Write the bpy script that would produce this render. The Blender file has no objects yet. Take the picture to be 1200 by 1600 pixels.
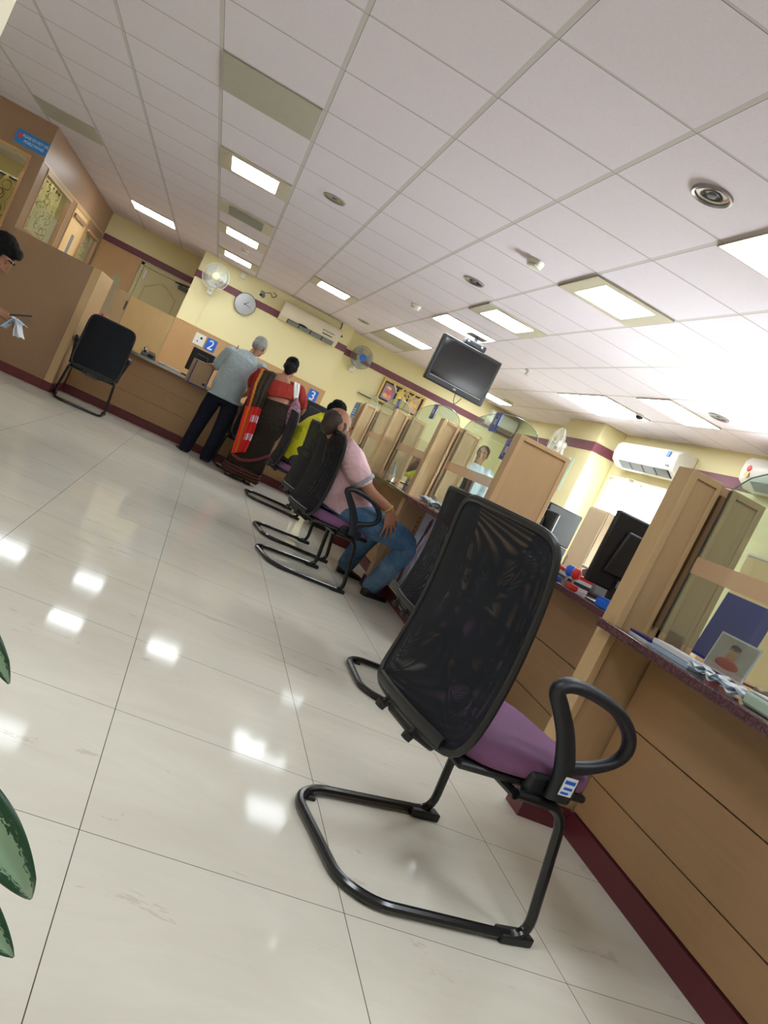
import bpy, bmesh, math, random
from mathutils import Vector, Matrix
from math import pi, sin, cos, radians as rad
random.seed(7)
S = bpy.context.scene
COL = S.collection

# ------------------------------------------------------------------ camera, world, exposure
CH, ZC, FPX = .9455, 2.4587, 1253.7
RW = ((0.87631326, -0.2026793, 0.43703109), (0.40853787, -0.16808392, -0.89713132), (0.25528785, 0.96471182, -0.064492))
cam_d = bpy.data.cameras.new('camera'); cam = bpy.data.objects.new('camera', cam_d); COL.objects.link(cam)
cx, cy, cz = (Vector(r) for r in RW)
m3 = Matrix((cx, -cy, -cz)).transposed()
cam.matrix_world = Matrix.Translation((0, 0, CH)) @ m3.to_4x4()
cam_d.sensor_fit = 'VERTICAL'; cam_d.sensor_height = 36; cam_d.lens = FPX * 36 / 1600
cam_d.clip_start = 0.01; cam_d.clip_end = 200
S.camera = cam
S.view_settings.view_transform = 'Standard'; S.view_settings.look = 'None'
S.view_settings.exposure = 0.28; S.view_settings.gamma = 1.0; S.view_settings.use_curve_mapping = False
S.cycles.transparent_max_bounces = 24; S.cycles.max_bounces = 10; S.cycles.diffuse_bounces = 5
S.cycles.use_denoising = True; S.cycles.sample_clamp_indirect = 8
LAMP = 15.0          # strength of the lit ceiling panels
SKY = 65.0           # daylight outside the windows
W = bpy.data.worlds.new('world'); S.world = W; W.use_nodes = True
W.node_tree.nodes['Background'].inputs[0].default_value = (0.93, 0.97, 1, 1)
W.node_tree.nodes['Background'].inputs[1].default_value = SKY

# ------------------------------------------------------------------ material helpers
def lin(r, g, b):
    f = lambda c: ((c / 255 + .055) / 1.055) ** 2.4 if c > 10.3 else c / 255 / 12.92
    return (f(r), f(g), f(b), 1)
class NT:
    def __init__(s, name):
        s.m = bpy.data.materials.new(name); s.m.use_nodes = True
        s.t = s.m.node_tree; s.b = s.t.nodes['Principled BSDF']; s.out = s.t.nodes['Material Output']
    def n(s, typ, **k):
        x = s.t.nodes.new(typ)
        for a, v in k.items(): setattr(x, a, v)
        return x
    def l(s, a, b): s.t.links.new(a, b)
    def val(s, sock, v):
        if hasattr(v, 'is_output') or isinstance(v, bpy.types.NodeSocket): s.l(v, sock)
        else: sock.default_value = v
    def math(s, op, a, b=0.0, c=None):
        x = s.n('ShaderNodeMath', operation=op); s.val(x.inputs[0], a); s.val(x.inputs[1], b)
        if c is not None: s.val(x.inputs[2], c)
        return x.outputs[0]
    def mix(s, fac, a, b):
        x = s.n('ShaderNodeMix', data_type='RGBA'); s.val(x.inputs[0], fac); s.val(x.inputs[6], a); s.val(x.inputs[7], b)
        return x.outputs[2]
    def coords(s, kind='Object'):
        t = s.n('ShaderNodeTexCoord'); return t.outputs[kind]
    def xyz(s, kind='Object'):
        q = s.n('ShaderNodeSeparateXYZ'); s.l(s.coords(kind), q.inputs[0]); return q.outputs
    def noise(s, scale, detail=3, stretch=None, kind='Object', rough=.5, dist=0.0):
        x = s.n('ShaderNodeTexNoise'); x.inputs['Scale'].default_value = scale; x.inputs['Detail'].default_value = detail
        x.inputs['Roughness'].default_value = rough; x.inputs['Distortion'].default_value = dist
        mp = s.n('ShaderNodeMapping'); s.l(s.coords(kind), mp.inputs[0])
        if stretch: mp.inputs['Scale'].default_value = stretch
        s.l(mp.outputs[0], x.inputs['Vector']); return x.outputs['Fac']
    def ramp(s, fac, stops):
        r = s.n('ShaderNodeValToRGB'); e = r.color_ramp.elements
        while len(e) < len(stops): e.new(.5)
        for q, (p, c) in zip(e, stops): q.position = p; q.color = c
        s.l(fac, r.inputs[0]); return r.outputs[0]
    def bump(s, h, strength=.2, dist=.01):
        b = s.n('ShaderNodeBump'); b.inputs['Strength'].default_value = strength; b.inputs['Distance'].default_value = dist
        s.l(h, b.inputs['Height']); s.l(b.outputs[0], s.b.inputs['Normal'])
    def line(s, coord, period, offset, width):           # 1 on the thin lines of a regular grid
        t = s.math('DIVIDE', s.math('SUBTRACT', coord, offset), period)
        d = s.math('ABSOLUTE', s.math('SUBTRACT', s.math('FRACT', s.math('ADD', t, .5)), .5))
        return s.math('LESS_THAN', d, width / 2 / period)
    def set(s, color=None, rough=.5, metal=0, spec=.5, coat=0):
        if color is not None: s.val(s.b.inputs['Base Color'], color)
        s.val(s.b.inputs['Roughness'], rough); s.b.inputs['Metallic'].default_value = metal
        s.b.inputs['Specular IOR Level'].default_value = spec
        if coat: s.b.inputs['Coat Weight'].default_value = coat; s.b.inputs['Coat Roughness'].default_value = .08
        return s.m
def plain(name, c, rough=.5, metal=0, spec=.5, coat=0, var=.06, scale=12):
    n = NT(name); f = n.noise(scale, 3)
    a = tuple(x * (1 - var) for x in c[:3]) + (1,); b = tuple(min(1, x * (1 + var)) for x in c[:3]) + (1,)
    return n.set(n.mix(f, a, b), rough, metal, spec, coat)
def emis(name, c, s):
    n = NT(name); n.b.inputs['Emission Color'].default_value = c; n.b.inputs['Emission Strength'].default_value = s
    n.b.inputs['Base Color'].default_value = c; return n.m
def wood(name, c, stretch=(14, 14, 1.2), amt=.16, rough=.38):
    n = NT(name); f = n.noise(3.0, 5, stretch, rough=.6, dist=.4); g = n.noise(1.2, 2, (1, 1, .4))
    d = tuple(x * (1 - amt) for x in c[:3]) + (1,); e = tuple(min(1, x * (1 + amt)) for x in c[:3]) + (1,)
    k = n.mix(.35, n.mix(f, d, e), n.mix(g, d, e)); return n.set(k, rough, 0, .45)
def glass(name, tint, refl=1.0, milky=0.0):
    n = NT(name); t = n.n('ShaderNodeBsdfTransparent'); t.inputs[0].default_value = tint
    g = n.n('ShaderNodeBsdfGlossy'); g.inputs['Roughness'].default_value = .02
    fr = n.n('ShaderNodeFresnel'); fr.inputs[0].default_value = 1.5
    mx = n.n('ShaderNodeMixShader'); ge = n.n('ShaderNodeNewGeometry'); n.l(n.math('MULTIPLY', n.math('MULTIPLY', fr.outputs[0], refl), n.math('SUBTRACT', 1.0, ge.outputs['Backfacing'])), mx.inputs[0]); n.l(t.outputs[0], mx.inputs[1]); n.l(g.outputs[0], mx.inputs[2])
    o = mx.outputs[0]
    if milky:
        d = n.n('ShaderNodeBsdfDiffuse'); d.inputs[0].default_value = (.8, .85, .8, 1)
        m2 = n.n('ShaderNodeMixShader'); m2.inputs[0].default_value = milky; n.l(o, m2.inputs[1]); n.l(d.outputs[0], m2.inputs[2]); o = m2.outputs[0]
    n.l(o, n.out.inputs[0]); return n.m

M = {}
M['wood'] = wood('beech_laminate', lin(198, 166, 126))
M['wood_h'] = wood('beech_laminate_across', lin(172, 136, 98), (6, 1.2, 16))
M['wood_edge'] = wood('beech_edge', lin(206, 174, 132))
M['wood_dark'] = wood('brown_laminate', lin(152, 120, 94), amt=.1)
M['wood_tan'] = wood('tan_laminate', lin(190, 150, 104), amt=.12)
M['maroon'] = plain('maroon_skirting', lin(98, 38, 48), .35)
M['band'] = plain('maroon_band_paint', lin(112, 58, 72), .5)
M['white'] = plain('white_plastic', lin(228, 226, 216), .35, var=.02)
M['offwhite'] = plain('cream_plastic', lin(222, 212, 186), .4, var=.03)
M['paper'] = plain('paper_white', lin(232, 234, 240), .7, var=.03)
M['paper_blue'] = plain('paper_pale_blue', lin(176, 200, 222), .7)
M['black'] = plain('black_plastic', lin(24, 25, 29), .42)
M['black_gloss'] = plain('black_gloss', lin(10, 11, 14), .12, spec=.6)
M['tube'] = plain('black_painted_steel', lin(20, 21, 25), .22, spec=.6)
M['arm'] = plain('armrest_plastic', lin(30, 33, 40), .45)
M['purple'] = plain('purple_seat_fabric', lin(128, 84, 124), .8, var=.1, scale=60)
M['blue'] = plain('sign_blue', lin(28, 98, 200), .4)
M['signblue'] = plain('sign_light_blue', lin(36, 128, 206), .4)
M['groove'] = plain('groove_brown', lin(126, 98, 70), .4)
M['navyblue'] = plain('folder_navy', lin(40, 46, 140), .35)
M['red'] = plain('red_plastic', lin(214, 50, 50), .4)
M['pink'] = plain('pink_plastic', lin(196, 50, 92), .35)
M['orange'] = plain('orange_plastic', lin(236, 120, 40), .45)
M['blue_plastic'] = plain('bright_blue_plastic', lin(30, 104, 220), .35)
M['grey'] = plain('grey_plastic', lin(120, 124, 128), .45)
M['dgrey'] = plain('dark_grey', lin(60, 62, 66), .45)
M['metal'] = plain('brushed_aluminium', lin(190, 192, 194), .3, 1)
M['chrome'] = plain('chrome', lin(220, 220, 222), .12, 1)
M['door'] = plain('door_cream_paint', lin(196, 186, 140), .45, var=.03)
M['panel_dull'] = plain('unlit_panel', lin(176, 172, 158), .5)
M['fixture'] = plain('fixture_metal', lin(196, 190, 172), .4, .2)
M['cardboard'] = plain('file_board', lin(176, 150, 118), .7)
M['leafstem'] = plain('leaf_stem', lin(78, 116, 70), .5)
M['terracotta'] = plain('terracotta', lin(158, 96, 68), .8)
M['soil'] = plain('soil', lin(58, 44, 34), .9, var=.3, scale=40)
M['gold'] = plain('gold_frame', lin(196, 160, 84), .35, .5)
M['garland'] = plain('straw_garland', lin(206, 188, 130), .8, var=.25, scale=90)
M['glass'] = glass('screen_glass', (.86, .94, .91, 1), 1.6, .05)  # milky share paints the reflected haze into the counter glass
M['glass_edge'] = plain('glass_green_edge', lin(160, 190, 176), .15)
M['win'] = glass('window_glass', (.95, .98, .97, 1), .6)
M['win_milky'] = glass('milky_window_glass', (.92, .95, .92, 1), .8, .07)  # slightly milky, paler than the clear panes
M['lit'] = emis('lit_diffuser', (.88, .95, 1, 1), LAMP)
M['strap_white'] = plain('white_strap', lin(230, 228, 226), .7)

def make_wall():
    n = NT('yellow_wall_paint'); f = n.noise(1.3, 4)
    c = n.mix(f, lin(228, 217, 166), lin(236, 226, 180)); n.bump(n.noise(70, 3), .06, .004); return n.set(c, .6, 0, .3)
M['wall'] = make_wall()
def make_floor():
    n = NT('vitrified_floor_tile'); x, y, z = n.xyz()
    g = n.math('MAXIMUM', n.line(x, .5996, .1361, .002), n.line(y, .5996, 1.5746, .002))
    vein = n.noise(1.6, 8, (1.0, 3.4, 1), rough=.72, dist=1.2)
    v = n.ramp(vein, [(0, lin(208, 201, 184)), (.4, lin(224, 219, 205)), (.62, lin(229, 225, 212)), (1, lin(218, 211, 193))])
    sp = n.noise(3.2, 7, (1, 2.6, 1), rough=.7, dist=.8)
    streak = n.math('GREATER_THAN', sp, .635)
    v = n.mix(n.math('MULTIPLY', streak, .26), v, lin(166, 150, 124))
    cell = n.n('ShaderNodeTexWhiteNoise', noise_dimensions='2D'); cb = n.n('ShaderNodeCombineXYZ')
    n.l(n.math('FLOOR', n.math('DIVIDE', n.math('SUBTRACT', x, .1361), .5996)), cb.inputs[0]); n.l(n.math('FLOOR', n.math('DIVIDE', n.math('SUBTRACT', y, 1.5746), .5996)), cb.inputs[1])
    n.l(cb.outputs[0], cell.inputs['Vector'])
    v = n.mix(n.math('MULTIPLY', cell.outputs[0], .08), v, lin(186, 176, 150))
    c = n.mix(g, v, lin(84, 78, 66))
    m = n.set(c, .05, 0, .05); n.val(n.b.inputs['Roughness'], n.math('ADD', n.math('MULTIPLY', n.noise(2.0, 4), .06), .04)); return m
M['floor'] = make_floor()
def make_ceiling():
    n = NT('ceiling_tile_grid'); x, y, z = n.xyz()
    X0, Y0 = -.6565, 2.7513
    bar = n.math('MAXIMUM', n.line(x, .6, X0, .022), n.line(y, .6018, Y0, .014))
    edge = n.math('MAXIMUM', n.line(x, .6, X0 + .013, .003), n.line(y, .6018, Y0 + .008, .004))  # thin shadow lines painted along one side of the bars
    f = n.noise(90, 3); base = n.mix(f, lin(222, 213, 222), lin(232, 224, 233))
    base = n.mix(n.math('MULTIPLY', n.math('GREATER_THAN', n.noise(150, 2), .66), .25), base, lin(190, 182, 184))
    cell = n.n('ShaderNodeTexWhiteNoise', noise_dimensions='2D'); cb = n.n('ShaderNodeCombineXYZ')
    n.l(n.math('FLOOR', n.math('DIVIDE', n.math('SUBTRACT', x, X0), .6)), cb.inputs[0]); n.l(n.math('FLOOR', n.math('DIVIDE', n.math('SUBTRACT', y, Y0), .6018)), cb.inputs[1])
    n.l(cb.outputs[0], cell.inputs['Vector'])
    base = n.mix(n.math('MULTIPLY', cell.outputs[0], .12), base, lin(206, 198, 196))
    c = n.mix(bar, base, lin(200, 194, 194)); c = n.mix(edge, c, lin(136, 130, 130))
    return n.set(c, .75, 0, .25)
M['ceiling'] = make_ceiling()
def make_mesh_fabric():
    n = NT('black_mesh_fabric'); u = n.xyz('UV'); P = .0052
    a = n.math('SINE', n.math('MULTIPLY', u[0], 2 * pi / P)); b = n.math('SINE', n.math('MULTIPLY', u[1], 2 * pi / P))
    hole = n.math('GREATER_THAN', n.math('MULTIPLY', a, b), .50)
    t = n.n('ShaderNodeBsdfTransparent'); mx = n.n('ShaderNodeMixShader')
    n.set(n.mix(n.noise(9, 3), lin(13, 16, 23), lin(23, 27, 37)), .75, 0, .3)
    n.l(hole, mx.inputs[0]); n.l(n.b.outputs[0], mx.inputs[1]); n.l(t.outputs[0], mx.inputs[2]); n.l(mx.outputs[0], n.out.inputs[0]); return n.m
M['mesh'] = make_mesh_fabric()
def make_granite():
    n = NT('maroon_granite'); f = n.noise(120, 4, rough=.8); g = n.noise(45, 3)
    c = n.ramp(f, [(.3, lin(52, 34, 40)), (.5, lin(98, 64, 72)), (.62, lin(134, 100, 104)), (.8, lin(60, 42, 46))])
    return n.set(n.mix(n.math('MULTIPLY', g, .4), c, lin(70, 44, 52)), .12, 0, .5)
M['granite'] = make_granite()
def make_curtain():
    n = NT('curtain_circles'); v = n.n('ShaderNodeTexVoronoi'); v.inputs['Scale'].default_value = 9.5
    n.l(n.coords('UV'), v.inputs['Vector'])
    ring = n.math('LESS_THAN', n.math('ABSOLUTE', n.math('SUBTRACT', v.outputs['Distance'], .36)), .03)
    v2 = n.n('ShaderNodeTexVoronoi'); v2.inputs['Scale'].default_value = 7.3; mp = n.n('ShaderNodeMapping'); mp.inputs['Location'].default_value = (.37, .81, 0)
    n.l(n.coords('UV'), mp.inputs[0]); n.l(mp.outputs[0], v2.inputs['Vector'])
    ring2 = n.math('LESS_THAN', n.math('ABSOLUTE', n.math('SUBTRACT', v2.outputs['Distance'], .4)), .024)
    return n.set(n.mix(n.math('MAXIMUM', ring, ring2), lin(228, 208, 146), lin(84, 68, 46)), .8, 0, .2)
M['curtain'] = make_curtain()

# ------------------------------------------------------------------ mesh helpers
SC = 1.0            # scale applied to what is built (the furniture is laid out in its own unit)
def V3(p): return Vector(p)
class MB:
    def __init__(s): s.v = []; s.f = []; s.m = []; s.uv = {}
    def quadbox(s, P, m=0):
        i = len(s.v); s.v += [tuple(p) for p in P]
        for q in ((0, 3, 2, 1), (4, 5, 6, 7), (0, 1, 5, 4), (1, 2, 6, 5), (2, 3, 7, 6), (3, 0, 4, 7)):
            s.f.append(tuple(i + k for k in q)); s.m.append(m)
        return s
    def box(s, x0, y0, z0, x1, y1, z1, m=0):
        x0, x1 = min(x0, x1), max(x0, x1); y0, y1 = min(y0, y1), max(y0, y1); z0, z1 = min(z0, z1), max(z0, z1)
        return s.quadbox([(x0, y0, z0), (x1, y0, z0), (x1, y1, z0), (x0, y1, z0), (x0, y0, z1), (x1, y0, z1), (x1, y1, z1), (x0, y1, z1)], m)
    def obox(s, c, size, mat, m=0):
        hx, hy, hz = size[0] / 2, size[1] / 2, size[2] / 2; c = V3(c)
        return s.quadbox([c + mat @ V3(p) for p in ((-hx, -hy, -hz), (hx, -hy, -hz), (hx, hy, -hz), (-hx, hy, -hz), (-hx, -hy, hz), (hx, -hy, hz), (hx, hy, hz), (-hx, hy, hz))], m)
    def loft(s, rings, m=0, cap=True, wrap=False):
        n = len(rings[0]); i0 = len(s.v)
        for r in rings: s.v += [tuple(p) for p in r]
        k = len(rings)
        for a in range(k if wrap else k - 1):
            b = (a + 1) % k
            for j in range(n):
                jj = (j + 1) % n
                s.f.append((i0 + a * n + j, i0 + a * n + jj, i0 + b * n + jj, i0 + b * n + j)); s.m.append(m)
        if cap and not wrap:
            s.f.append(tuple(i0 + j for j in reversed(range(n)))); s.m.append(m)
            s.f.append(tuple(i0 + (k - 1) * n + j for j in range(n))); s.m.append(m)
        return s
    def tube(s, pts, r, n=10, m=0, wrap=False, round_ends=False, side=None, smooth=0):
        pts = [V3(p) for p in pts]; R = r if isinstance(r, (list, tuple)) and len(r) == len(pts) else [r] * len(pts)
        R = [(q, q) if not isinstance(q, (list, tuple)) else q for q in R]
        if smooth: pts, R = spline(pts, R, smooth, wrap)
        k = len(pts); rings = []; up = None
        for i in range(k):
            if wrap: t = pts[(i + 1) % k] - pts[i - 1]
            else: t = pts[min(i + 1, k - 1)] - pts[max(i - 1, 0)]
            t = t.normalized() if t.length > 1e-9 else V3((0, 0, 1))
            if side is not None: a = V3(side)
            elif up is None: a = V3((0, 0, 1)) if abs(t.z) < .9 else V3((1, 0, 0))
            else: a = up
            a = a - t * a.dot(t)
            if a.length < 1e-5: a = V3((1, 0, 0)) - t * t.x
            a.normalize(); b = t.cross(a); up = a
            rings.append((pts[i], a, b, t, R[i]))
        out = []
        mk = lambda c, a, b, rx, ry: [c + a * (rx * cos(2 * pi * j / n)) + b * (ry * sin(2 * pi * j / n)) for j in range(n)]
        if round_ends and not wrap:
            c, a, b, t, q = rings[0]
            for w in (.15, .6, .9): out.append(mk(c - t * (min(q) * math.sqrt(1 - w * w)), a, b, q[0] * w, q[1] * w))
        for c, a, b, t, q in rings: out.append(mk(c, a, b, *q))
        if round_ends and not wrap:
            c, a, b, t, q = rings[-1]
            for w in (.9, .6, .15): out.append(mk(c + t * (min(q) * math.sqrt(1 - w * w)), a, b, q[0] * w, q[1] * w))
        return s.loft(out, m, True, wrap)
    def ell(s, c, r, mat=None, seg=16, rg=10, m=0):
        c = V3(c); mat = mat or Matrix.Identity(3); rings = []
        for i in range(rg):
            th = pi * (i + .5) / rg
            rings.append([c + mat @ V3((r[0] * sin(th) * cos(2 * pi * j / seg), r[1] * sin(th) * sin(2 * pi * j / seg), -r[2] * cos(th))) for j in range(seg)])
        return s.loft(rings, m)
    def lathe(s, prof, c=(0, 0, 0), axis='Z', n=24, m=0, mat=None, cap=True):
        c = V3(c); Q = mat or {'Z': Matrix.Identity(3), 'X': Matrix(((0, 0, 1), (1, 0, 0), (0, 1, 0))), 'Y': Matrix(((1, 0, 0), (0, 0, 1), (0, -1, 0)))}[axis]
        return s.loft([[c + Q @ V3((r * cos(2 * pi * j / n), r * sin(2 * pi * j / n), z)) for j in range(n)] for r, z in prof], m, cap)
    def prism(s, poly, origin, ex, ey, en, t, m=0):       # 2D outline extruded by t along en
        o, ex, ey, en = V3(origin), V3(ex), V3(ey), V3(en)
        a = [o + ex * p[0] + ey * p[1] for p in poly]
        return s.loft([a, [p + en * t for p in a]], m)
    def grid(s, fn, nu, nv, m=0, uv=None):
        i0 = len(s.v); 
        for a in range(nu + 1):
            for b in range(nv + 1): s.v.append(tuple(fn(a / nu, b / nv)))
        for a in range(nu):
            for b in range(nv):
                q = [(a, b), (a + 1, b), (a + 1, b + 1), (a, b + 1)]
                if uv: s.uv[len(s.f)] = [uv(x / nu, y / nv) for x, y in q]
                s.f.append(tuple(i0 + x * (nv + 1) + y for x, y in q)); s.m.append(m)
        return s
    def mesh(s, name, mats):
        me = bpy.data.meshes.new(name); me.from_pydata([(a * SC, b * SC, c * SC) for a, b, c in s.v], [], s.f)
        for q in mats: me.materials.append(q)
        for p, mi in zip(me.polygons, s.m): p.material_index = mi
        if s.uv:
            L = me.uv_layers.new(name='UVMap')
            for p in me.polygons:
                if p.index in s.uv:
                    for k, li in enumerate(p.loop_indices): L.data[li].uv = s.uv[p.index][k]
        bm = bmesh.new(); bm.from_mesh(me); bmesh.ops.recalc_face_normals(bm, faces=bm.faces); bm.to_mesh(me); bm.free()
        return me
    def build(s, name, mats, parent=None, bevel=0, angle=35, solid=0):
        if not isinstance(mats, (list, tuple)): mats = [mats]
        mats = [M[q] if isinstance(q, str) else q for q in mats]
        me = s.mesh(name, mats); me.shade_smooth(); me.set_sharp_from_angle(angle=rad(angle))
        o = bpy.data.objects.new(name, me); COL.objects.link(o)
        if parent is not None: o.parent = parent
        if solid:
            md = o.modifiers.new('thickness', 'SOLIDIFY'); md.thickness = solid; md.offset = 0
        if bevel:
            md = o.modifiers.new('soft_edges', 'BEVEL'); md.width = bevel; md.segments = 2; md.limit_method = 'ANGLE'; md.angle_limit = rad(40)
        return o
def spline(pts, R, k, wrap=False):
    n = len(pts); P = []; Q = []
    seg = n if wrap else n - 1
    for i in range(seg):
        g = (lambda j: j % n) if wrap else (lambda j: max(0, min(n - 1, j)))
        a, b, c, d = (pts[g(i + j)] for j in (-1, 0, 1, 2)); ra, rb = R[g(i)], R[g(i + 1)]
        for q in range(k):
            t = q / k
            P.append(.5 * ((2 * b) + (c - a) * t + (2 * a - 5 * b + 4 * c - d) * t * t + (3 * b - a - 3 * c + d) * t ** 3))
            Q.append(tuple(x + (y - x) * t for x, y in zip(ra, rb)))
    if not wrap: P.append(pts[-1]); Q.append(R[-1])
    return P, Q
def fillet(pts, r, k=5):                                   # polyline with rounded corners
    pts = [V3(p) for p in pts]; out = [pts[0]]
    for a, b, c in zip(pts, pts[1:], pts[2:]):
        u, w = (a - b), (c - b); d = min(r, u.length * .48, w.length * .48); p, q = b + u.normalized() * d, b + w.normalized() * d
        for i in range(k + 1):
            t = i / k; out.append(p * (1 - t) ** 2 + b * (2 * t * (1 - t)) + q * t * t)
    return out + [pts[-1]]
def tag(o, label, cat, group=None, kind=None):
    o['label'] = label; o['category'] = cat
    if group: o['group'] = group
    if kind: o['kind'] = kind
    return o
def thing(name, label, cat, loc=(0, 0, 0), rotz=0.0, group=None):
    o = bpy.data.objects.new(name, None); COL.objects.link(o); o.empty_display_size = .1
    o.location = V3(loc) * SC; o.rotation_euler = (0, 0, rotz); return tag(o, label, cat, group)
def struct(name, mb, mats, **k):
    o = mb.build(name, mats, **k); o['kind'] = 'structure'; return o
def kids(o): return [c for c in COL.objects if c.parent == o]
def dup(root, loc, rotz=None, label=None):
    def cp(o, par):
        c = o.copy(); COL.objects.link(c)
        if par is not None: c.parent = par
        for ch in kids(o): cp(ch, c)
        return c
    r = cp(root, None); r.location = V3(loc) * SC
    if rotz is not None: r.rotation_euler = (0, 0, rotz)
    if label: r['label'] = label
    return r
def text_mesh(body, size, name, mat, parent, mw, extrude=.0006, align='CENTER', squash=1.0, spacing=1.0):
    cu = bpy.data.curves.new('lettering', 'FONT'); cu.body = body; cu.size = size; cu.align_x = align; cu.align_y = 'CENTER'; cu.extrude = extrude; cu.space_line = spacing
    t = bpy.data.objects.new('lettering', cu); COL.objects.link(t)
    dg = bpy.context.evaluated_depsgraph_get(); me = bpy.data.meshes.new_from_object(t.evaluated_get(dg)); bpy.data.objects.remove(t); bpy.data.curves.remove(cu)
    me.materials.clear(); me.materials.append(M[mat] if isinstance(mat, str) else mat)
    me.transform(Matrix.Scale(SC, 4) @ mw @ Matrix.Diagonal((squash, 1, 1, 1)))
    o = bpy.data.objects.new(name, me); COL.objects.link(o)
    if parent is not None: o.parent = parent
    return o
def frame_mat(o, ex, ey):                                   # 4x4 whose x, y axes are ex, ey at o
    ex, ey = V3(ex).normalized(), V3(ey).normalized(); ez = ex.cross(ey)
    m = Matrix((ex, ey, ez)).transposed().to_4x4(); m.translation = V3(o); return m
FY = ((1, 0, 0), (0, 0, 1))                                 # text facing -Y (a wall across the room)
FX = ((0, -1, 0), (0, 0, 1))                                # text facing -X (the counter line on the right)
def sub(mb, name, mats, par, **k):                          # a part given in room coordinates under a thing standing at its own place
    mb.v = [tuple(V3(p) - par.location / SC) for p in mb.v]; return mb.build(name, mats, par, **k)

# ------------------------------------------------------------------ the room
XR, XL, YB, YF = 4.73, -4.2, -3.2, 12.65
struct('floor', MB().box(XL - .2, YB - .2, -.1, XR + .2, 13.7, 0), 'floor')
struct('ceiling', MB().box(XL - .2, YB - .2, ZC, XR + .2, 13.7, ZC + .1), 'ceiling')
CXc, CYc, CW = -.83, 12.35, 1.60                            # corner of the clock wall
struct('wall_back', MB().box(CXc, CYc, 0, CW, 13.6, ZC).box(CW, YF, 0, XR + .2, 13.6, ZC), 'wall')
struct('wall_recess', MB().box(XL, 13.48, 0, CXc, 13.6, ZC), 'wall')
# right wall with two window openings
win = [(6.7, 8.97, .80, 1.94), (3.6, 5.6, .9, 1.86)]  # first opening lengthened to make a blown-out strip beside the pillar
w = MB(); ys = [YB, 3.6, 5.6, 6.7, 8.97, YF]
for a, b in zip(ys, ys[1:]):
    o = [q for q in win if q[0] == a]
    if o: w.box(XR, a, 0, XR + .2, b, o[0][2]); w.box(XR, a, o[0][3], XR + .2, b, ZC)
    else: w.box(XR, a, 0, XR + .2, b, ZC)
struct('wall_right', w, 'wall')
struct('pillar_right', MB().box(4.40, 9.02, 0, XR - .001, 10.02, ZC - .001), 'wall', bevel=.008)
struct('wall_front', MB().box(XL, YB - .2, 0, XR + .2, YB, ZC), 'wall')
struct('wall_left', MB().box(XL - .2, YB, 0, XL, 13.6, ZC), 'wall')
struct('pillar_left', MB().box(-1.55, 1.95, 0, -.80, 2.3, ZC - .001), plain('pillar_cream', lin(226, 214, 192), .6), bevel=.01)
ZB0, ZB1 = 2.074, 2.174
struct('trim_1', MB().box(CXc - .006, CYc - .012, ZB0, CW, CYc, ZB1).box(CXc - .012, CYc - .012, ZB0, CXc, 13.47, ZB1), 'band')
struct('trim_2', MB().box(CW, YF - .012, ZB0, XR, YF, ZB1), 'band')
struct('trim_3', MB().box(-2.36, 13.468, 2.027, CXc - .012, 13.48, 2.127), 'band')
struct('trim_4', MB().box(XR - .012, YB, ZB0 + .015, XR, 9.01, ZB1 + .03).box(4.388, 9.008, ZB0 + .015, XR - .012, 9.02, ZB1 + .03).box(4.388, 9.02, ZB0 + .015, 4.40, 10.03, ZB1 + .03).box(XR - .012, 10.03, ZB0 + .015, XR, YF - .012, ZB1 + .03), 'band')
# windows on the right
for k, (y0, y1, z0, z1) in enumerate(win):
    fr = MB(); t = .045
    fr.box(XR + .03, y0, z0, XR + .09, y1, z0 + t).box(XR + .03, y0, z1 - t, XR + .09, y1, z1)
    nn = 3 if k == 0 else 3
    for i in range(nn + 1):
        y = y0 + (y1 - y0 - t) * i / nn; fr.box(XR + .032, y, z0, XR + .088, y + t, z1)
    wf = struct('window_%d' % (k + 1), fr, 'white', bevel=.004)
    MB().box(XR + .055, y0 + .01, z0 + .01, XR + .061, y1 - .01, z1 - .01).build('pane', 'win', wf)
    gr = MB()
    for i in range(13):
        z = z0 + .06 + (z1 - z0 - .1) * i / 12; gr.box(XR + .125, y0, z - .008, XR + .14, y1, z + .008)
    for i in range(7):
        y = y0 + .05 + (y1 - y0 - .1) * i / 6; gr.box(XR + .14, y - .006, z0, XR + .155, y + .006, z1)
    gr.build('security_grille', 'dgrey', wf)
nn = NT('pale_scrim'); tl = nn.n('ShaderNodeBsdfTranslucent'); tl.inputs[0].default_value = (.9, .9, .88, 1); nn.set(lin(244, 244, 240), .7); mx = nn.n('ShaderNodeMixShader'); mx.inputs[0].default_value = .6
nn.l(nn.b.outputs[0], mx.inputs[1]); nn.l(tl.outputs[0], mx.inputs[2]); nn.l(mx.outputs[0], nn.out.inputs[0]); M['blind'] = nn.m  # added translucent sheet, backlit to spread soft window light into the room
bl = MB()
bl.grid(lambda u, v: (XR + .015 + .006 * sin(v * 60 * pi), 6.72 + 1.62 * u, .95 + .95 * v), 2, 120)
ob = bl.build('window_blind', M['blind'], None, solid=.003)
b2 = MB(); b2.grid(lambda u, v: (XR + .015 + .006 * sin(v * 60 * pi), 8.53 + .42 * u, .85 + 1.06 * v), 2, 120); b2 = b2.build('window_blind', M['blind'], None, solid=.003); tag(b2, 'added narrow white blind in the glaring window strip beside the yellow pillar', 'blind'); MB().box(XR - .01, 8.52, 1.895, XR + .03, 8.96, 1.935).build('head_rail', 'white', b2)  # added backlit sheet imitating the overexposed wall here
tag(ob, 'added light-spreading white blind hanging in the bright window under the air conditioner', 'blind')
MB().box(XR - .01, 6.70, 1.895, XR + .03, 8.36, 1.935).build('head_rail', 'white', ob)

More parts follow.
